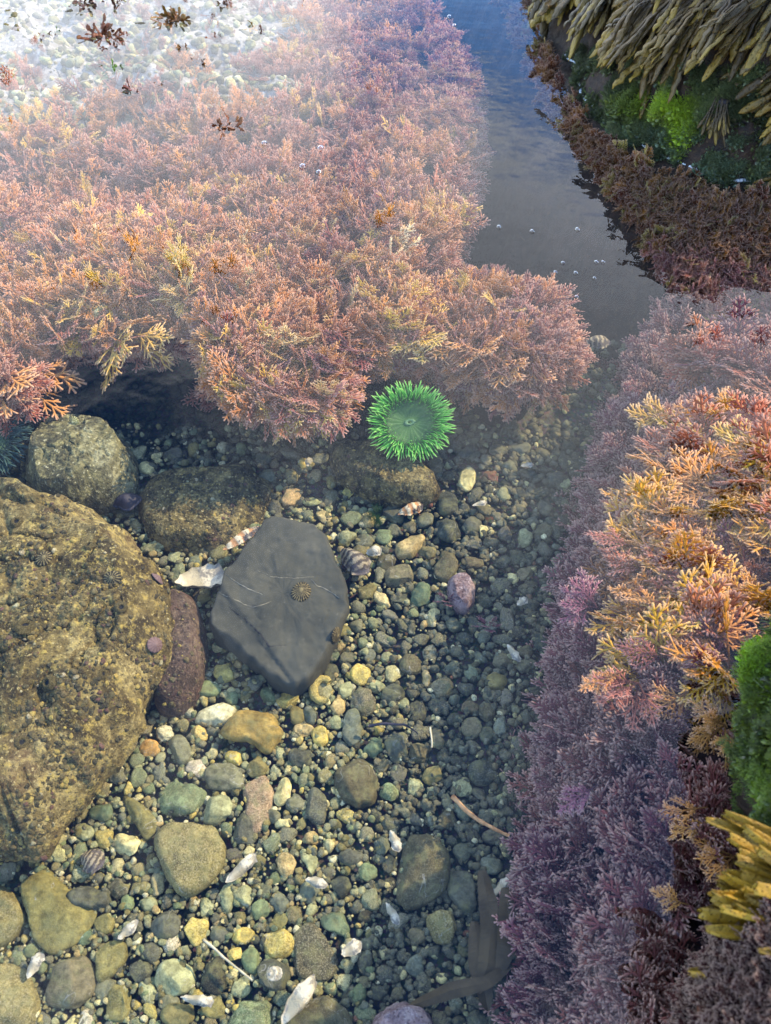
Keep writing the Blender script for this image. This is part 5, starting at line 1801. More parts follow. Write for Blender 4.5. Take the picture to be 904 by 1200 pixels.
tube('plant_stem', [at(505, 852, zt - 0.01), at(506, 868, zt - 0.008), at(506, 876, zt - 0.01)], 0.0013, 0.0011, M_STEM, 'short pale stem upright in the shaded gravel', 'stem')
tube('weed_strand', [at(432, 851, zt - 0.006), at(452, 848, zt - 0.002), at(475, 849, zt), at(490, 860, zt - 0.012)], 0.0024, 0.0008, M_MUSSELBLACK, 'dark frayed strand of weed across the shaded stones', 'seaweed')
def strap(name, pts, w, mat, parent, thick=0.0007, ruff=0.006):
    V, F = [], []
    nn = 28
    for i in range(nn):
        t = i / (nn - 1)
        f = t * (len(pts) - 1)
        k = min(int(f), len(pts) - 2)
        p = pts[k].lerp(pts[k + 1], f - k)
        d = (pts[k + 1] - pts[k]).normalized()
        s = d.cross(cz).normalized()
        ww = w * (0.12 + 0.95 * max(0, math.sin(math.pi * min(1, t * 0.96 + 0.04))) ** 0.6) * (1 + 0.15 * noise.noise(p * 40))
        rz = ruff * noise.noise(p * 25)
        rz2 = ruff * noise.noise(p * 25 + Vector((9, 0, 0)))
        V += [p - s * ww + cz * rz, p + cz * thick, p + s * ww + cz * rz2, p - cz * thick]
    for i in range(nn - 1):
        for j in range(4):
            F.append((i * 4 + j, i * 4 + (j + 1) % 4, (i + 1) * 4 + (j + 1) % 4, (i + 1) * 4 + j))
    F += [(3, 2, 1, 0), tuple(range((nn - 1) * 4, nn * 4))]
    return link(name, mesh(name, [v - parent.location for v in V], F, False), mat, parent)
kb = at(560, 1160, FLOOR + 0.03)
kelp = empty('kelp_frond', kb, 'olive-brown kelp straps lying in the shade beside the right bank', 'seaweed')
zk = FLOOR + 0.05
strap('kelp_strap', [at(565, 1020, zk - 0.01), at(572, 1055, zk), at(575, 1090, zk), at(572, 1130, zk), at(560, 1165, zk - 0.01)], 0.011, M_KELP, kelp)
strap('kelp_strap', [at(592, 1040, zk), at(596, 1075, zk + 0.006), at(594, 1110, zk + 0.006), at(584, 1145, zk)], 0.010, M_KELP, kelp)
strap('kelp_strap', [at(600, 1130, zk), at(570, 1152, zk + 0.004), at(530, 1160, zk), at(500, 1172, zk - 0.008), at(478, 1180, zk - 0.016)], 0.007, M_KELP, kelp)
strap('kelp_strap', [at(556, 1080, zk - 0.02), at(560, 1115, zk - 0.01), at(566, 1150, zk - 0.01), at(572, 1185, zk - 0.02)], 0.010, M_KELP, kelp)

# green weed tuft on the gravel
root = empty('green_tuft', at(437, 606, FLOOR + 0.012), 'small dark green seaweed tuft on the stones right of the slab', 'seaweed')
grg = random.Random(77)
FIL = []
for k in range(3):
    fm = FM()
    for j in range(22):
        a, e = grg.uniform(0, 6.28), R(grg.uniform(10, 80))
        d = Vector((math.cos(a) * math.cos(e), math.sin(a) * math.cos(e), math.sin(e)))
        nr = d.orthogonal().normalized()
        grow(fm, grg, Vector(), d, 5, 0.2, 0.02, 1, nr, 0, 1, 1)
    FIL.append(fm.mesh('filament_tuft'))
for k in range(14):
    m2 = FIL[k % 3]
    if not m2.materials:
        m2.materials.append(M_GREENALGA)
    o = link('filaments', m2, None, root)
    s = mpp(437, 606, FLOOR)
    o.location = (grg.gauss(0, 5 * s), grg.gauss(0, 9 * s), 0.003)
    o.scale = (0.011,) * 3
    o.rotation_euler = (0, 0, grg.uniform(0, 6.28))

# ------------------------------------------------------------------ rockweed
def blade_mesh(seed, fork=True, merged=False):
    """one strap with its forks; the swollen ends are a mesh of their own unless merged"""
    rg = random.Random(seed)
    V, F, T = [], [], []
    V2, F2, T2 = ([], [], []) if not merged else (V, F, T)
    def run(V, F, T, p, d, L_, w0, w1, t0, t1, n, tip, curl, thick):
        nrm = Vector((0, 0, 1))
        rows = []
        for i in range(n):
            t = i / (n - 1)
            s = d.cross(nrm).normalized()
            w = w0 + (w1 - w0) * t
            th = thick
            if tip:
                w = w0 * (1 - t) ** 0.3 + w1 * math.sin(math.pi * min(1, t * 0.92 + 0.06)) ** 0.7 if i < n - 1 else w1 * 0.18
                th = thick * (0.4 + 0.9 * math.sin(math.pi * min(1, t + 0.05)))
            b = len(V)
            wob = 0.006 * rg.gauss(0, 1)
            ru = [0.012 * noise.noise(Vector((q * 2.0, t * 5 + t0 * 9, seed))) for q in range(3)]
            for k, q in enumerate((-s * w, -s * w * 0.5 + nrm * th * 0.8, s * w * 0.02 + nrm * th, s * w * 0.5 + nrm * th * 0.8, s * w, s * w * 0.5 - nrm * th * 0.7, -s * w * 0.5 - nrm * th * 0.7)):
                V.append(p + q + nrm * (wob + ru[k % 3]))
                T.append(t0 + (t1 - t0) * t)
            rows.append(b)
            if i < n - 1:
                p = p + d * (L_ / (n - 1))
                d = (d + Vector((rg.gauss(0, 0.03), 0, -curl / n + rg.gauss(0, 0.02)))).normalized()
        m = 7
        for a, b in zip(rows, rows[1:]):
            for j in range(m):
                F.append((a + j, a + (j + 1) % m, b + (j + 1) % m, b + j))
        F.append(tuple(rows[-1] + j for j in range(m)))
        F.append(tuple(rows[0] + j for j in reversed(range(m))))
        return p, d
    curl = rg.uniform(0.05, 0.6)
    arms = ((-1, 0.5), (1, 0.5)) if fork else ((0, 1.0),)
    p, d = run(V, F, T, Vector(), Vector((rg.gauss(0, 0.1), 1, 0.1)).normalized(), 0.42 if fork else 0.5, 0.022, 0.05, 0, 0.45, 8, False, curl * 0.5, 0.008)
    for sg, _ in arms:
        d2 = Quaternion((0, 0, 1), sg * R(rg.uniform(8, 18))) @ d
        ln = rg.uniform(0.2, 0.34)
        q, d3 = run(V, F, T, p - d * 0.01 + Vector((sg * -0.02, 0, 0.002 * sg)), d2, ln, 0.036, 0.042, 0.45, 0.7, 6, False, curl * 0.4, 0.008)
        run(V2, F2, T2, q - d3 * 0.015, d3, rg.uniform(0.2, 0.34), 0.034, rg.uniform(0.032, 0.052), 0.7, 1.0, 9, True, curl * 0.4, 0.010)
    me = mesh('rockweed_blade', V, F, True, {'tip': T})
    if merged:
        return me
    return me, mesh('swollen_tip', V2, F2, True, {'tip': T2})
BLADES, WRACK = [], []
for k in range(12):
    pair = blade_mesh(k + 1, k % 6 < 4)
    for me in pair:
        me.materials.append(M_BLADE)
    BLADES.append(pair)
    me = blade_mesh(k + 40, k % 4 < 3, True)
    me.materials.append(M_BLADE)
    WRACK.append(me)
def broad_mesh(seed):
    rg = random.Random(seed)
    V, F, T = [], [], []
    n, m = 16, 9
    bend, crease = rg.uniform(-0.12, 0.12), rg.uniform(0.015, 0.035)
    for i in range(n):
        t = i / (n - 1)
        w = (0.05 + 0.115 * smooth01(0.0, 0.8, t)) * math.sqrt(1 - 0.85 * max(0.0, (t - 0.72) / 0.28) ** 2)
        for j in range(m):
            u = j / (m - 1) * 2 - 1
            rag = 0.05 * noise.noise(Vector((u * 3, seed, 0))) * smooth01(0.8, 1.0, t)
            z = crease * math.cos(u * 4.2 + seed) + 0.035 * (1 - u * u) + bend * t * t + 0.008 * noise.noise(Vector((u * 4, t * 9, seed)))
            V.append((u * w + bend * t * t * 0.6, t + rag, z)); T.append(t)
    k = len(V)
    for i in range(n):
        for j in range(m):
            x, y, z = V[i * m + j]
            u = j / (m - 1) * 2 - 1
            V.append((x, y, z - 0.004 - 0.045 * (1 - u * u) * (1 - 0.75 * (i / (n - 1)) ** 6))); T.append(i / (n - 1))
    for i in range(n - 1):
        for j in range(m - 1):
            a = i * m + j
            F.append((a, a + 1, a + m + 1, a + m))
            F.append((k + a, k + a + m, k + a + m + 1, k + a + 1))
        for j, f in ((0, 0), (m - 1, 1)):
            a = i * m + j
            q = (a, a + m, k + a + m, k + a)
            F.append(q if f == 0 else q[::-1])
    for i in (0, n - 1):
        for j in range(m - 1):
            a = i * m + j
            q = (a, k + a, k + a + 1, a + 1)
            F.append(q if i == 0 else q[::-1])
    me = mesh('rockweed_blade', V, F, True, {'tip': T})
    me.materials.append(M_BLADE)
    return me
BROAD = [broad_mesh(k + 1) for k in range(5)]
HOLD = facet_stone(random.Random(3), [(math.cos(i), math.sin(i)) for i in range(6)], 0.5, 3, 2, 0.2, 3.0)
HOLD.materials.append(M_MUSSELBLACK)
brg = random.Random(19)
def rockweed(bv, base, tip, n, spread, fan, label, colour, tipcol=1.0, zf=None, name='rockweed', group='rockweed clumps on the rocks', rise=0.25, wide=1.0, broad=False):
    h, nr = cast(bv, *base)
    if h is None:
        h, nr = at(base[0], base[1], zf if zf is not None else 0.2), Vector((0, -0.3, 0.95))
    if nr.z < 0:
        nr = -nr
    ht, nt = cast(bv, *tip)
    if ht is None or zf is not None:
        ht = at(tip[0], tip[1], zf if zf is not None else h.z - 0.03)
    if zf is not None:
        h = at(base[0], base[1], zf)
    axis = (ht + nr * 0.01) - h
    Ln = axis.length
    root = empty(name, h, label, 'seaweed', group)
    for k in range(n):
        d = axis.normalized()
        d = (Quaternion(nr, R(brg.gauss(0, fan))) @ d)
        up = (nr + Vector((brg.gauss(0, 0.25), brg.gauss(0, 0.25), 0))).normalized()
        d = (d + nr * brg.uniform(0.0, rise)).normalized()
        x = d.cross(up).normalized()
        up = x.cross(d)
        M = Matrix((x, d, up)).transposed().to_4x4()
        mb, mt = brg.choice(BLADES)
        o = link('blade', mb, None, root)
        if broad:
            o.data = brg.choice(BROAD)
        o2 = link('swollen_tip', mt, None, o) if not broad else o
        off = x * brg.gauss(0, spread) + nr * brg.uniform(-0.004, 0.012) - d * brg.uniform(0, 0.25) * Ln
        l = Ln * brg.uniform(0.75, 1.1)
        o.matrix_local = Matrix.Translation(off) @ M @ Matrix.Diagonal((l * wide, l, l, 1))
        v = brg.uniform(0.5, 1.5)
        o.color = tuple(c * v for c in colour) + (tipcol * brg.choice((0.1, 0.25, 0.5, 1.0)),)
        o2.color = o.color
    hf = link('holdfast', HOLD, None, root)
    hf.scale = (0.012,) * 3
    return root
BR, GB, YB = (0.085, 0.050, 0.014), (0.072, 0.050, 0.024), (0.29, 0.165, 0.012)
RW = [((800, -30), (722, 112), 16, 0.03, 14, 'long brown rockweed hanging above the green moss, left of the yellow-tipped one', BR),
      ((850, -20), (768, 120), 16, 0.025, 12, 'pale brown rockweed with yellow ends above the bright moss', BR),
      ((750, -60), (690, 82), 14, 0.03, 12, 'dark rockweed fringe at the top, second from the left', GB),
      ((690, -70), (652, 62), 14, 0.02, 10, 'grey matted rockweed hanging at the far left of the rock', GB),
      ((905, -30), (815, 92), 14, 0.03, 12, 'brown rockweed ending in one fat yellow tip over the moss', BR),
      ((960, -30), (860, 92), 14, 0.03, 14, 'brown rockweed bunch in the upper right corner', GB),
      ((985, 60), (868, 140), 12, 0.02, 14, 'brown rockweed bunch hanging in from the right edge', BR),
      ((830, -70), (800, 20), 14, 0.05, 16, 'upper rockweed layer cut by the top edge, middle', BR),
      ((900, -80), (870, 10), 14, 0.05, 16, 'upper rockweed layer cut by the top edge, right', GB),
      ((770, -90), (740, 8), 14, 0.04, 16, 'upper rockweed layer cut by the top edge, left', BR),
      ((850, 118), (846, 166), 9, 0.006, 22, 'small rockweed fan hanging alone on the dark green moss', GB),
      ((960, 190), (888, 215), 8, 0.012, 16, 'olive rockweed touching the water at the right edge', BR),
      ((945, 100), (895, 140), 9, 0.012, 18, 'short golden rockweed at the right edge above the moss', BR)]
for base, tip, n, sp, fan, lab, c in RW:
    rockweed(BV_SHORE, base, tip, int(n * 2.8), sp, fan, lab, c, wide=0.60)
# the near yellow rockweed, out of the water at the lower right
NRW = [((985, 1082), (826, 1066), 20, 0.018, 6, 'blurred yellow rockweed at the lower right edge, lower bunch', YB, 0.13),
       ((990, 1060), (842, 1018), 17, 0.016, 6, 'blurred yellow rockweed at the lower right edge, upper bunch', YB, 0.15),
       ((985, 1112), (836, 1112), 15, 0.014, 7, 'olive rockweed tips under the yellow bunch near the lower right corner', (0.22, 0.13, 0.014), 0.11)]
for base, tip, n, sp, fan, lab, c, zf in NRW:
    rockweed(BV_NEAR, base, tip, n, sp, fan, lab, c, 0.6, zf, rise=0.12, wide=0.38, broad=True)
# dark red weed in the lower right corner
rockweed(BV_NEAR, (935, 1165), (845, 1150), 11, 0.018, 16, 'wet dark red weed below the yellow rockweed in the corner', (0.085, 0.022, 0.018), 0.0, 0.10, name='red_weed', group='weeds in the lower right corner', wide=1.3)
rockweed(BV_NEAR, (900, 1235), (812, 1182), 3, 0.004, 8, 'single dark red-brown weed finger at the bottom right', (0.12, 0.035, 0.012), 0.2, 0.06, name='red_weed', group='weeds in the lower right corner')

# ------------------------------------------------------------------ green moss (filament tufts, uncountable)
def moss_proto(seed):
    rg = random.Random(seed)
    fm = FM()
    for j in range(26):
        a, e = rg.uniform(0, 6.28), R(rg.uniform(25, 88))
        d = Vector((math.cos(a) * math.cos(e), math.sin(a) * math.cos(e), math.sin(e)))
        nr = d.orthogonal().normalized()
        p = Vector((rg.gauss(0, 0.25), rg.gauss(0, 0.25), 0))
        grow(fm, rg, p, d, 3, 0.3, 0.035, 1, nr, 0, 1, 1)
    return fm.mesh('moss_tuft')
def flake_proto(seed):
    """a pinch of small curled green blades"""
    rg = random.Random(seed)
    V, F, T = [], [], []
    for j in range(16):
        a, e = rg.uniform(0, 6.28), R(rg.uniform(5, 75))
        d = Vector((math.cos(a) * math.cos(e), math.sin(a) * math.cos(e), math.sin(e)))
        sd_ = d.orthogonal().normalized()
        sd_ = Quaternion(d, rg.uniform(0, 6.28)) @ sd_
        u = d.cross(sd_)
        p = Vector((rg.gauss(0, 0.4), rg.gauss(0, 0.4), 0))
        L_, w, cu = rg.uniform(0.45, 1.0), rg.uniform(0.10, 0.24), rg.uniform(-0.5, 0.5)
        b = len(V)
        for k, t in enumerate((0, 0.35, 0.7, 1.0)):
            ww = w * (0.4, 1.0, 0.9, 0.25)[k]
            c = p + d * L_ * t + u * cu * t * t
            V.extend((c - sd_ * ww + u * 0.10 * w, c - u * 0.12 * w, c + sd_ * ww + u * 0.10 * w))
            T.extend((t, t, t))
        for k in range(3):
            for q in (0, 1):
                i0 = b + k * 3 + q
                F.append((i0, i0 + 1, i0 + 4, i0 + 3))
    return mesh('moss_tuft', V, F, True, {'tip': T})
MOSS = [moss_proto(0), moss_proto(4), flake_proto(2), moss_proto(5)]
TP, TR, TS, TI, TK = [], [], [], [], []
n = 0
for _ in range(60000):
    if n >= 5600:
        break
    px, py = frng.uniform(662, 940), frng.uniform(58, 222)
    h, nr = cast(BV_SHORE, px, py)
    if h is None or h.z < -0.004:
        continue
    q = fbm(h, 14, 3, 4.4)
    if py < 80 and px > 740 or (px - 800) / 140 > 1 and q < -0.1:
        continue
    if q < -0.32:
        continue
    n += 1
    br = math.exp(-(((px - 775) / 34) ** 2 + ((py - 122) / 15) ** 2)) + math.exp(-(((px - 802) / 14) ** 2 + ((py - 152) / 26) ** 2))
    col = mixc((0.040, 0.050, 0.016), (0.125, 0.145, 0.050), min(1, max(0, 0.4 + fbm(h, 16, 3, 9.3) + frng.gauss(0, 0.2))))
    col = mixc(col, (0.28, 0.38, 0.02), min(1, br * 1.0))  # sunlit spot painted into the moss colour
    if py > 150 and frng.random() < 0.35:
        col = mixc(col, (0.14, 0.20, 0.12), 0.7)
    if nr.z < 0:
        nr = -nr
    lump = fbm(h, 22, 3, 2.7)
    if lump < -0.22:
        continue
    TP.append(tuple(h + nr * (0.008 * min(1, br) + 0.034 * max(0, lump) - 0.004))); TR.append(tuple(rot_to(nr + Vector((0, 0, 0.5)), frng.uniform(0, 6.28)))); TS.append(frng.uniform(0.006, 0.015) * (1 + 0.3 * min(1, br))); TI.append(frng.randrange(4)); TK.append(jit(col, 0.2))
n = 0
for _ in range(40000):
    if n >= 4200:
        break
    px, py = frng.uniform(800, 960), frng.uniform(640, 1040)
    h, nr = cast(BV_NEAR, px, py)
    if h is None or h.z < -0.03:
        continue
    if nr.z < -0.5:
        nr = -nr
    n += 1
    br = math.exp(-(((px - 890) / 26) ** 2 + ((py - 765) / 40) ** 2)) + 0.5 * math.exp(-(((px - 898) / 16) ** 2 + ((py - 930) / 40) ** 2))
    col = mixc((0.030, 0.050, 0.010), (0.14, 0.18, 0.025), min(1, max(0, 0.4 + fbm(h, 16, 3, 9.3) + frng.gauss(0, 0.25))))
    col = mixc(col, (0.22, 0.36, 0.012), min(1, br))
    lump = fbm(h, 20, 3, 2.7)
    if lump < -0.5:
        continue
    TP.append(tuple(h + nr * (0.030 * max(0, lump) - 0.004))); TR.append(tuple(rot_to(nr + Vector((frng.gauss(0, 0.5), frng.gauss(0, 0.5), 0.3)), frng.uniform(0, 6.28)))); TS.append(frng.uniform(0.004, 0.010)); TI.append(frng.randrange(4)); TK.append(jit(col, 0.2))
for _ in range(5000):                          # the back of the near rock, mostly outside the picture
    x, y = frng.uniform(0.25, 1.2), frng.uniform(-0.5, 0.75)
    h, nr = down_hit(BV_NEAR, x, y)
    if h is None or h.z < 0.02 or fbm(h, 7, 3, 5.2) < -0.05:
        continue
    q = to_px(h)
    if q[0] < 915 and 1035 < q[1] < 1300:
        continue
    col = mixc((0.022, 0.034, 0.010), (0.09, 0.11, 0.025), frng.random())
    TP.append(tuple(h)); TR.append(tuple(rot_to(nr + Vector((frng.gauss(0, 0.4), frng.gauss(0, 0.4), 0.3)), frng.uniform(0, 6.28)))); TS.append(frng.uniform(0.008, 0.020)); TI.append(frng.randrange(4)); TK.append(jit(col, 0.2))
scatter('green_moss', MOSS, M_MOSS, TP, TR, TS, TI, TK, 'short green mossy seaweed on the two emergent rocks at right', 'moss')

# crust granules on the big boulder and the flat rock
TP, TR, TS, TI, TK = [], [], [], [], []
for bv, box, cnt in ((BV_BOULDER, (-30, 575, 212, 1012), 8000), (BV_FLAT, (155, 535, 320, 645), 900), (BV_SHELF, (380, 512, 522, 585), 500), (BV_RED, (176, 686, 243, 834), 220)):
    for _ in range(cnt):
        px, py = frng.uniform(box[0], box[2]), frng.uniform(box[1], box[3])
        h, nr = cast(bv, px, py)
        if h is None:
            continue
        if nr.z < 0:
            nr = -nr
        if fbm(h, 14, 3, 8.4) < frng.gauss(-0.05, 0.15):
            continue
        k = fbm(h, 30, 3, 6.1) + frng.gauss(0, 0.25)
        col = mixc((0.030, 0.021, 0.012), (0.12, 0.085, 0.034), min(1, max(0, k + 0.5)))
        r = frng.random()
        if r < 0.10:
            col = (0.36, 0.25, 0.06)
        elif r < 0.125:
            col = (0.38, 0.31, 0.17)
        elif r < 0.27:
            col = (0.02, 0.014, 0.012)
        elif r < 0.33:
            col = (0.10, 0.04, 0.035)
        TP.append(tuple(h)); TR.append(tuple(rot_to(nr, frng.uniform(0, 6.28)))); TS.append(frng.choice((0.0011, 0.0014, 0.0018, 0.0022, 0.003, 0.0048)) * frng.uniform(0.8, 1.2)); TI.append(frng.randrange(len(GRAVEL_LIB))); TK.append(tuple(jit(col, 0.2)[:3]) + (0.2,))
scatter('crust_granules', GRAVEL_LIB, M_GRAVEL, TP, TR, TS, TI, TK, 'rough brown and gold crust of small growths on the big boulder', 'crust')

TP, TR, TS, TI, TK = [], [], [], [], []
for _ in range(2600):
    px, py = frng.uniform(-10, 395), frng.uniform(-10, 185)
    p = at(px, py, -0.05)
    if frng.random() > pale_at(p.x, p.y) + 0.08:
        continue
    h, nr = down_hit(BV_LEDGE, p.x, p.y)
    if h is None:
        continue
    c = C[frng.choice(('white', 'cream', 'pale', 'pale', 'grey', 'khaki', 'mud', 'greybrown', 'dark'))]  # pale grains, partly painted in for sparkle on the water
    TP.append(tuple(h)); TR.append((frng.gauss(0, 0.5), frng.gauss(0, 0.5), frng.uniform(0, 6.28))); TS.append(frng.choice((2.0, 3.0, 4.0, 5.5, 8.0)) * 0.0021); TI.append(frng.randrange(len(GRAVEL_LIB))); TK.append(tuple(jit(c, 0.25)[:3]) + (0.5,))
scatter('shell_sand', GRAVEL_LIB, M_GRAVEL, TP, TR, TS, TI, TK, 'coarse pale shell sand strewn over the shallow top of the shelf', 'sand')

# barnacles on the big boulder
def ring_cone(r0, r1, z0, z1, ribs, seed):
    V, F = [], []
    m = 24
    prof = [(r0, z0), (r0 * 0.86, z0 + (z1 - z0) * 0.45), (r1 * 1.1, z1), (r1 * 0.85, z1 * 0.97), (r1 * 0.6, z1 * 0.55)]
    for r, z in prof:
        for j in range(m):
            a = 2 * math.pi * j / m
            rr = r * (1 + 0.07 * math.cos(a * ribs) + 0.12 * noise.noise(Vector((math.cos(a), math.sin(a), seed))))
            V.append((math.cos(a) * rr, math.sin(a) * rr, z))
    for i in range(len(prof) - 1):
        for j in range(m):
            F.append((i * m + j, i * m + (j + 1) % m, (i + 1) * m + (j + 1) % m, (i + 1) * m + j))
    return mesh('shell_wall', V, F)
for i, (px, py, w, lab) in enumerate([(30, 735, 22, 'dark-mouthed barnacle near the left of the boulder'), (62, 702, 16, 'small barnacle in the upper middle of the boulder'), (142, 712, 15, 'small barnacle toward the right of the boulder'), (20, 612, 15, 'barnacle at the top left of the boulder'),
                                      (105, 640, 14, 'barnacle near the top of the boulder'), (58, 800, 18, 'barnacle in the centre of the boulder'), (120, 790, 14, 'barnacle low on the right half of the boulder'), (26, 870, 17, 'barnacle at the lower left of the boulder')]):
    h, nr = cast(BV_BOULDER, px, py)
    if h is None:
        continue
    root = empty('barnacle', h, lab, 'barnacle', 'barnacles on the boulder')
    root.rotation_euler = rot_to(nr, i)
    s = w / 2 * (h - CO).length / FPX
    a = link('shell_wall', ring_cone(1.0, 0.5, -0.1, 0.5, 7, i), M_FLATROCK, root)
    b = link('opening', mesh('opening', [(math.cos(t) * 0.36, math.sin(t) * 0.36, 0.24) for t in [2 * math.pi * j / 12 for j in range(12)]], [tuple(range(12))], False), M_CRACK, root)
    a.scale = b.scale = (s, s, s)

# ------------------------------------------------------------------ drift weed breaking the surface on the shallow shelf
def drift(px, py, wpx, n, colour, label, tipcol=0.4, hgt=0.6, name='drift_weed', fan=1.4):
    p = at(px, py, 0.0)
    m = wpx * mpp(px, py, 0)
    p.z = -0.006
    root = empty(name, p, label, 'seaweed', 'weed tufts breaking the surface of the shallows')
    for k in range(int(n * 1.6)):
        a = brg.uniform(0, 6.28)
        e = R(brg.uniform(-5, 55))
        d = Vector((math.cos(a) * math.cos(e), math.sin(a) * math.cos(e), math.sin(e) * hgt)).normalized()
        x = d.cross(Vector((brg.gauss(0, 1), brg.gauss(0, 1), 1)).normalized()).normalized()
        up = x.cross(d)
        M = Matrix((x, d, up)).transposed().to_4x4()
        o = link('blade', brg.choice(WRACK), None, root)
        l = m * brg.uniform(0.3, 0.6)
        o.matrix_local = Matrix.Translation(Vector((brg.gauss(0, m * 0.18), brg.gauss(0, m * 0.22), 0))) @ M @ Matrix.Diagonal((l * 2.6, l, l * 1.4, 1))
        v = brg.uniform(0.6, 1.5)
        o.color = tuple(c * v for c in colour) + (tipcol * brg.random(),)
    hf = link('holdfast', HOLD, None, root)
    hf.scale = (m * 0.12,) * 3
    hf.location = (0, 0, -0.006)
    return root
DB = (0.16, 0.045, 0.014)
for px, py, w, n, c, lab, tc in [
    (118, 40, 34, 16, DB, 'large red-brown weed tuft breaking the surface, left of the biggest group', 0.3),
    (140, 42, 24, 10, DB, 'red-brown weed tuft joined to the right of the large one', 0.2),
    (128, 55, 18, 8, (0.10, 0.03, 0.012), 'dark weed tuft just below the large red-brown one', 0.1),
    (201, 22, 34, 14, (0.18, 0.075, 0.016), 'golden-brown weed tuft at the top of the shallows', 0.9),
    (247, 17, 16, 7, DB, 'upright brown weed sprig at the top, beside the single golden blade', 0.4),
    (259, 4, 20, 7, (0.10, 0.03, 0.012), 'dark weed sprig cut by the top edge', 0.1),
    (309, 33, 18, 6, (0.12, 0.04, 0.018), 'flat brown weed right of the single golden blade', 0.2),
    (254, 42, 20, 8, DB, 'brown weed patch below the upright sprig', 0.2),
    (217, 54, 18, 8, (0.20, 0.08, 0.016), 'amber weed tuft in the middle of the shallows', 0.7),
    (235, 73, 22, 6, (0.07, 0.028, 0.014), 'low dark weed patch in the middle of the shallows', 0.1),
    (174, 45, 12, 5, DB, 'small red-brown weed right of the large tuft', 0.1),
    (158, 103, 28, 9, (0.14, 0.035, 0.02), 'red weed over a dark knob above the coralline mat', 0.2),
    (189, 98, 18, 6, (0.20, 0.075, 0.04), 'pale brown weed right of the dark knob', 0.3),
    (266, 147, 30, 10, (0.17, 0.055, 0.018), 'brown weed patch lowest in the shallows', 0.3),
    (100, 6, 34, 8, (0.06, 0.022, 0.012), 'dark weed strip at the top edge, left', 0.1),
    (140, 3, 26, 7, (0.12, 0.04, 0.018), 'brown weed strip at the top edge above the large tuft', 0.1),
    (54, 42, 22, 6, (0.09, 0.035, 0.02), 'thin dark weed float left of the green scrap', 0.1),
    (4, 78, 12, 5, DB, 'brown weed scrap at the left edge', 0.3)]:
    drift(px, py, w, n, c, lab, tc)
drift(294, 32, 20, 2, (0.40, 0.20, 0.02), 'single golden blade standing upright in the shallows', 1.0, 3.0)
drift(132, 79, 19, 7, (0.06, 0.14, 0.012), 'bright green weed scrap below the large red-brown tuft', 0.0, 0.4, 'green_weed')
drift(65, 35, 13, 5, (0.08, 0.15, 0.02), 'small green weed scrap near the left of the shallows', 0.0, 0.4, 'green_weed')
drift(125, 87, 16, 4, (0.08, 0.13, 0.04), 'pale green weed scrap under the bright green one', 0.0, 0.3, 'green_weed')
# dark knobs of rock at the surface
for i, (px, py, w, lab) in enumerate([(94, 17, 14, 'small black rock knob at the surface near the top left'), (166, 27, 16, 'grey-black rock knob left of the golden-brown weed'), (150, 107, 16, 'black rock knob under the red weed'), (82, 12, 14, 'brown rock knob left of the black one'),
                                      (232, 38, 10, 'tiny dark rock knob below the upright sprig'), (108, 68, 8, 'tiny dark rock knob left of the green scrap')]):
    me, _a = PEBBLE_LIB[(i * 5 + 2) % len(PEBBLE_LIB)]
    o = link('tidal_rock', me)
    s = w / 2 * mpp(px, py, 0)
    o.location = at(px, py, 0.0) + Vector((0, 0, -0.003))
    o.scale = (s, s * 1.2, s * 0.7)
    o.rotation_euler = (0, 0, i * 1.3)
    o.color = (0.03, 0.026, 0.024, 0.2)
    tag(o, lab, 'rock', 'rock knobs at the surface')

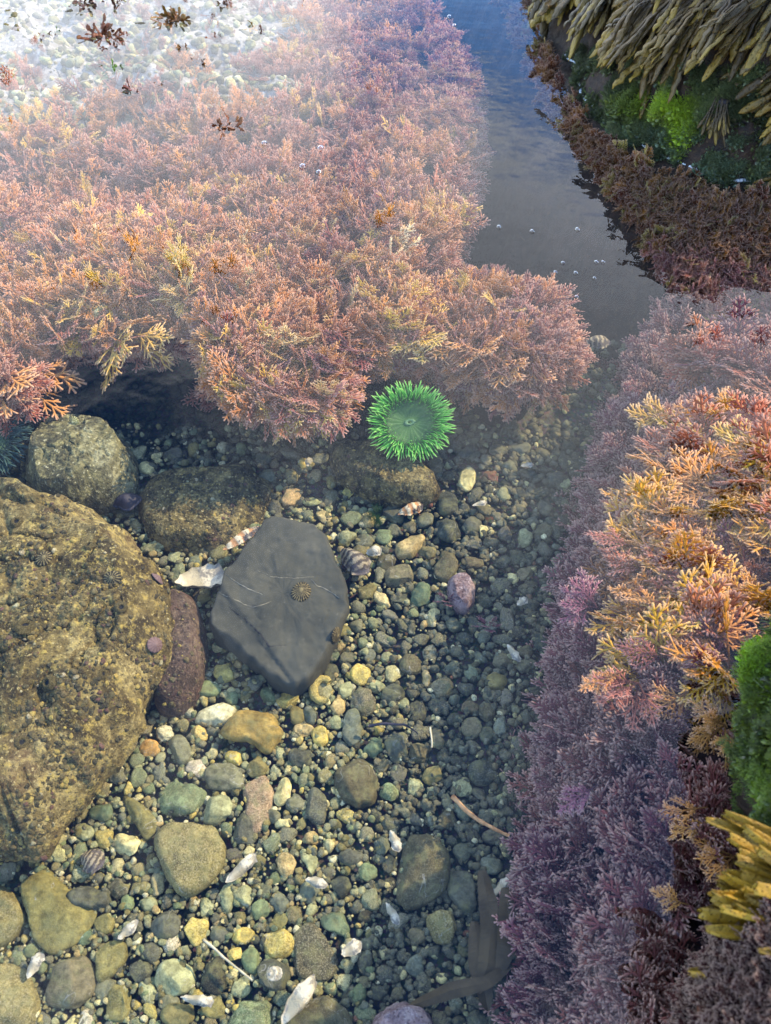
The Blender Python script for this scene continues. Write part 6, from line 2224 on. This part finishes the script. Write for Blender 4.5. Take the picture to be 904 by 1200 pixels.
# ------------------------------------------------------------------ bubbles on the surface
def bubble_mesh():
    V, F = [], []
    m, rings = 16, 7
    for i in range(rings):
        t = i / (rings - 1) * math.pi / 2
        for j in range(m):
            a = 2 * math.pi * j / m
            V.append((math.cos(a) * math.cos(t) * 1.0 if i < rings - 1 else 0.02 * math.cos(a), math.sin(a) * math.cos(t) if i < rings - 1 else 0.02 * math.sin(a), math.sin(t) * 0.8))
    for i in range(rings - 1):
        for j in range(m):
            F.append((i * m + j, i * m + (j + 1) % m, (i + 1) * m + (j + 1) % m, (i + 1) * m + j))
    F.append(tuple(range((rings - 1) * m, rings * m)))
    return mesh('bubble', V, F)
BM = bubble_mesh()
BM.materials.append(M_BUBBLE)
for px, py, r, lab in [(585, 266, 3.0, 'bubble on the open water, leftmost of a loose row of three'), (624, 271, 3.0, 'bubble on the open water, middle of a loose row of three'), (677, 269, 3.0, 'bubble on the open water, rightmost of a loose row of three'),
                       (660, 308, 2.6, 'bubble left of the touching pair above the channel'), (699, 307, 2.8, 'left bubble of a touching pair above the channel'), (707, 307, 2.6, 'right bubble of a touching pair above the channel'),
                       (651, 319, 2.6, 'bubble left of the loose group above the channel'), (675, 320, 3.0, 'lowest large bubble of the loose group above the channel'), (676, 348, 2.6, 'lone bubble lowest over the channel'), (697, 326, 2.4, 'small bubble below the touching pair'),
                       (376, 174, 4.2, 'ring bubble over the pink mat, upper of three'), (355, 195, 4.0, 'ring bubble over the pink mat, left of three'), (374, 202, 3.6, 'ring bubble over the pink mat, lowest of three'), (527, 20, 3.0, 'bubble on the blue water near the top, left'),
                       (533, 30, 2.6, 'bubble on the blue water near the top, right'), (310, 168, 3.4, 'lone ring bubble over the pink mat at left')]:
    o = link('bubble', BM)
    o.location = at(px, py, 0.0005)
    s = r * mpp(px, py, 0)
    o.scale = (s, s, s)
    tag(o, lab, 'bubble', 'air bubbles on the water')

# white strip painted as sky reflected in the meniscus at the upper right rock
def glint_line():
    line = []
    for i in range(len(SHORE_PX) - 1):
        for t in np.linspace(0, 1, 14, endpoint=False):
            line.append((SHORE_PX[i][0] + (SHORE_PX[i + 1][0] - SHORE_PX[i][0]) * t, SHORE_PX[i][1] + (SHORE_PX[i + 1][1] - SHORE_PX[i][1]) * t))
    H = []
    for q in line:
        if not (664 < q[0] < 900):
            continue
        p = at(q[0], q[1], 0)
        # walk out to the real contact of rock and water
        best = None
        dn = Vector((p.x, p.y, 0)) - Vector((1.5, 2.6, 0))
        dn.normalize()
        for k in range(60):
            s = 0.06 - k * 0.002
            x, y = p.x + dn.x * s, p.y + dn.y * s
            if shore_z(x, y) > 0.0:
                best = Vector((x, y, 0.0)); break
        if best:
            H.append(best)
    V, F = [], []
    m = 6
    for i, h in enumerate(H):
        d = (H[min(i + 1, len(H) - 1)] - H[max(i - 1, 0)]).normalized()
        s = Vector((-d.y, d.x, 0))
        r = 0.0042 * (0.7 + 0.6 * abs(noise.noise(h * 40)))
        for j in range(m):
            a = 2 * math.pi * j / m
            V.append(h + s * math.cos(a) * r * 1.4 + cz * (math.sin(a) * r * 0.7 + 0.0005))
    for i in range(len(H) - 1):
        if (H[i + 1] - H[i]).length > 0.09:
            continue
        for j in range(m):
            F.append((i * m + j, i * m + (j + 1) % m, (i + 1) * m + (j + 1) % m, (i + 1) * m + j))
    if F:
        tag(link('glint_line', mesh('glint_line', V, F), M_GLINT), 'thin painted sky reflection along the waterline of the mossy rock', 'glint')
glint_line()
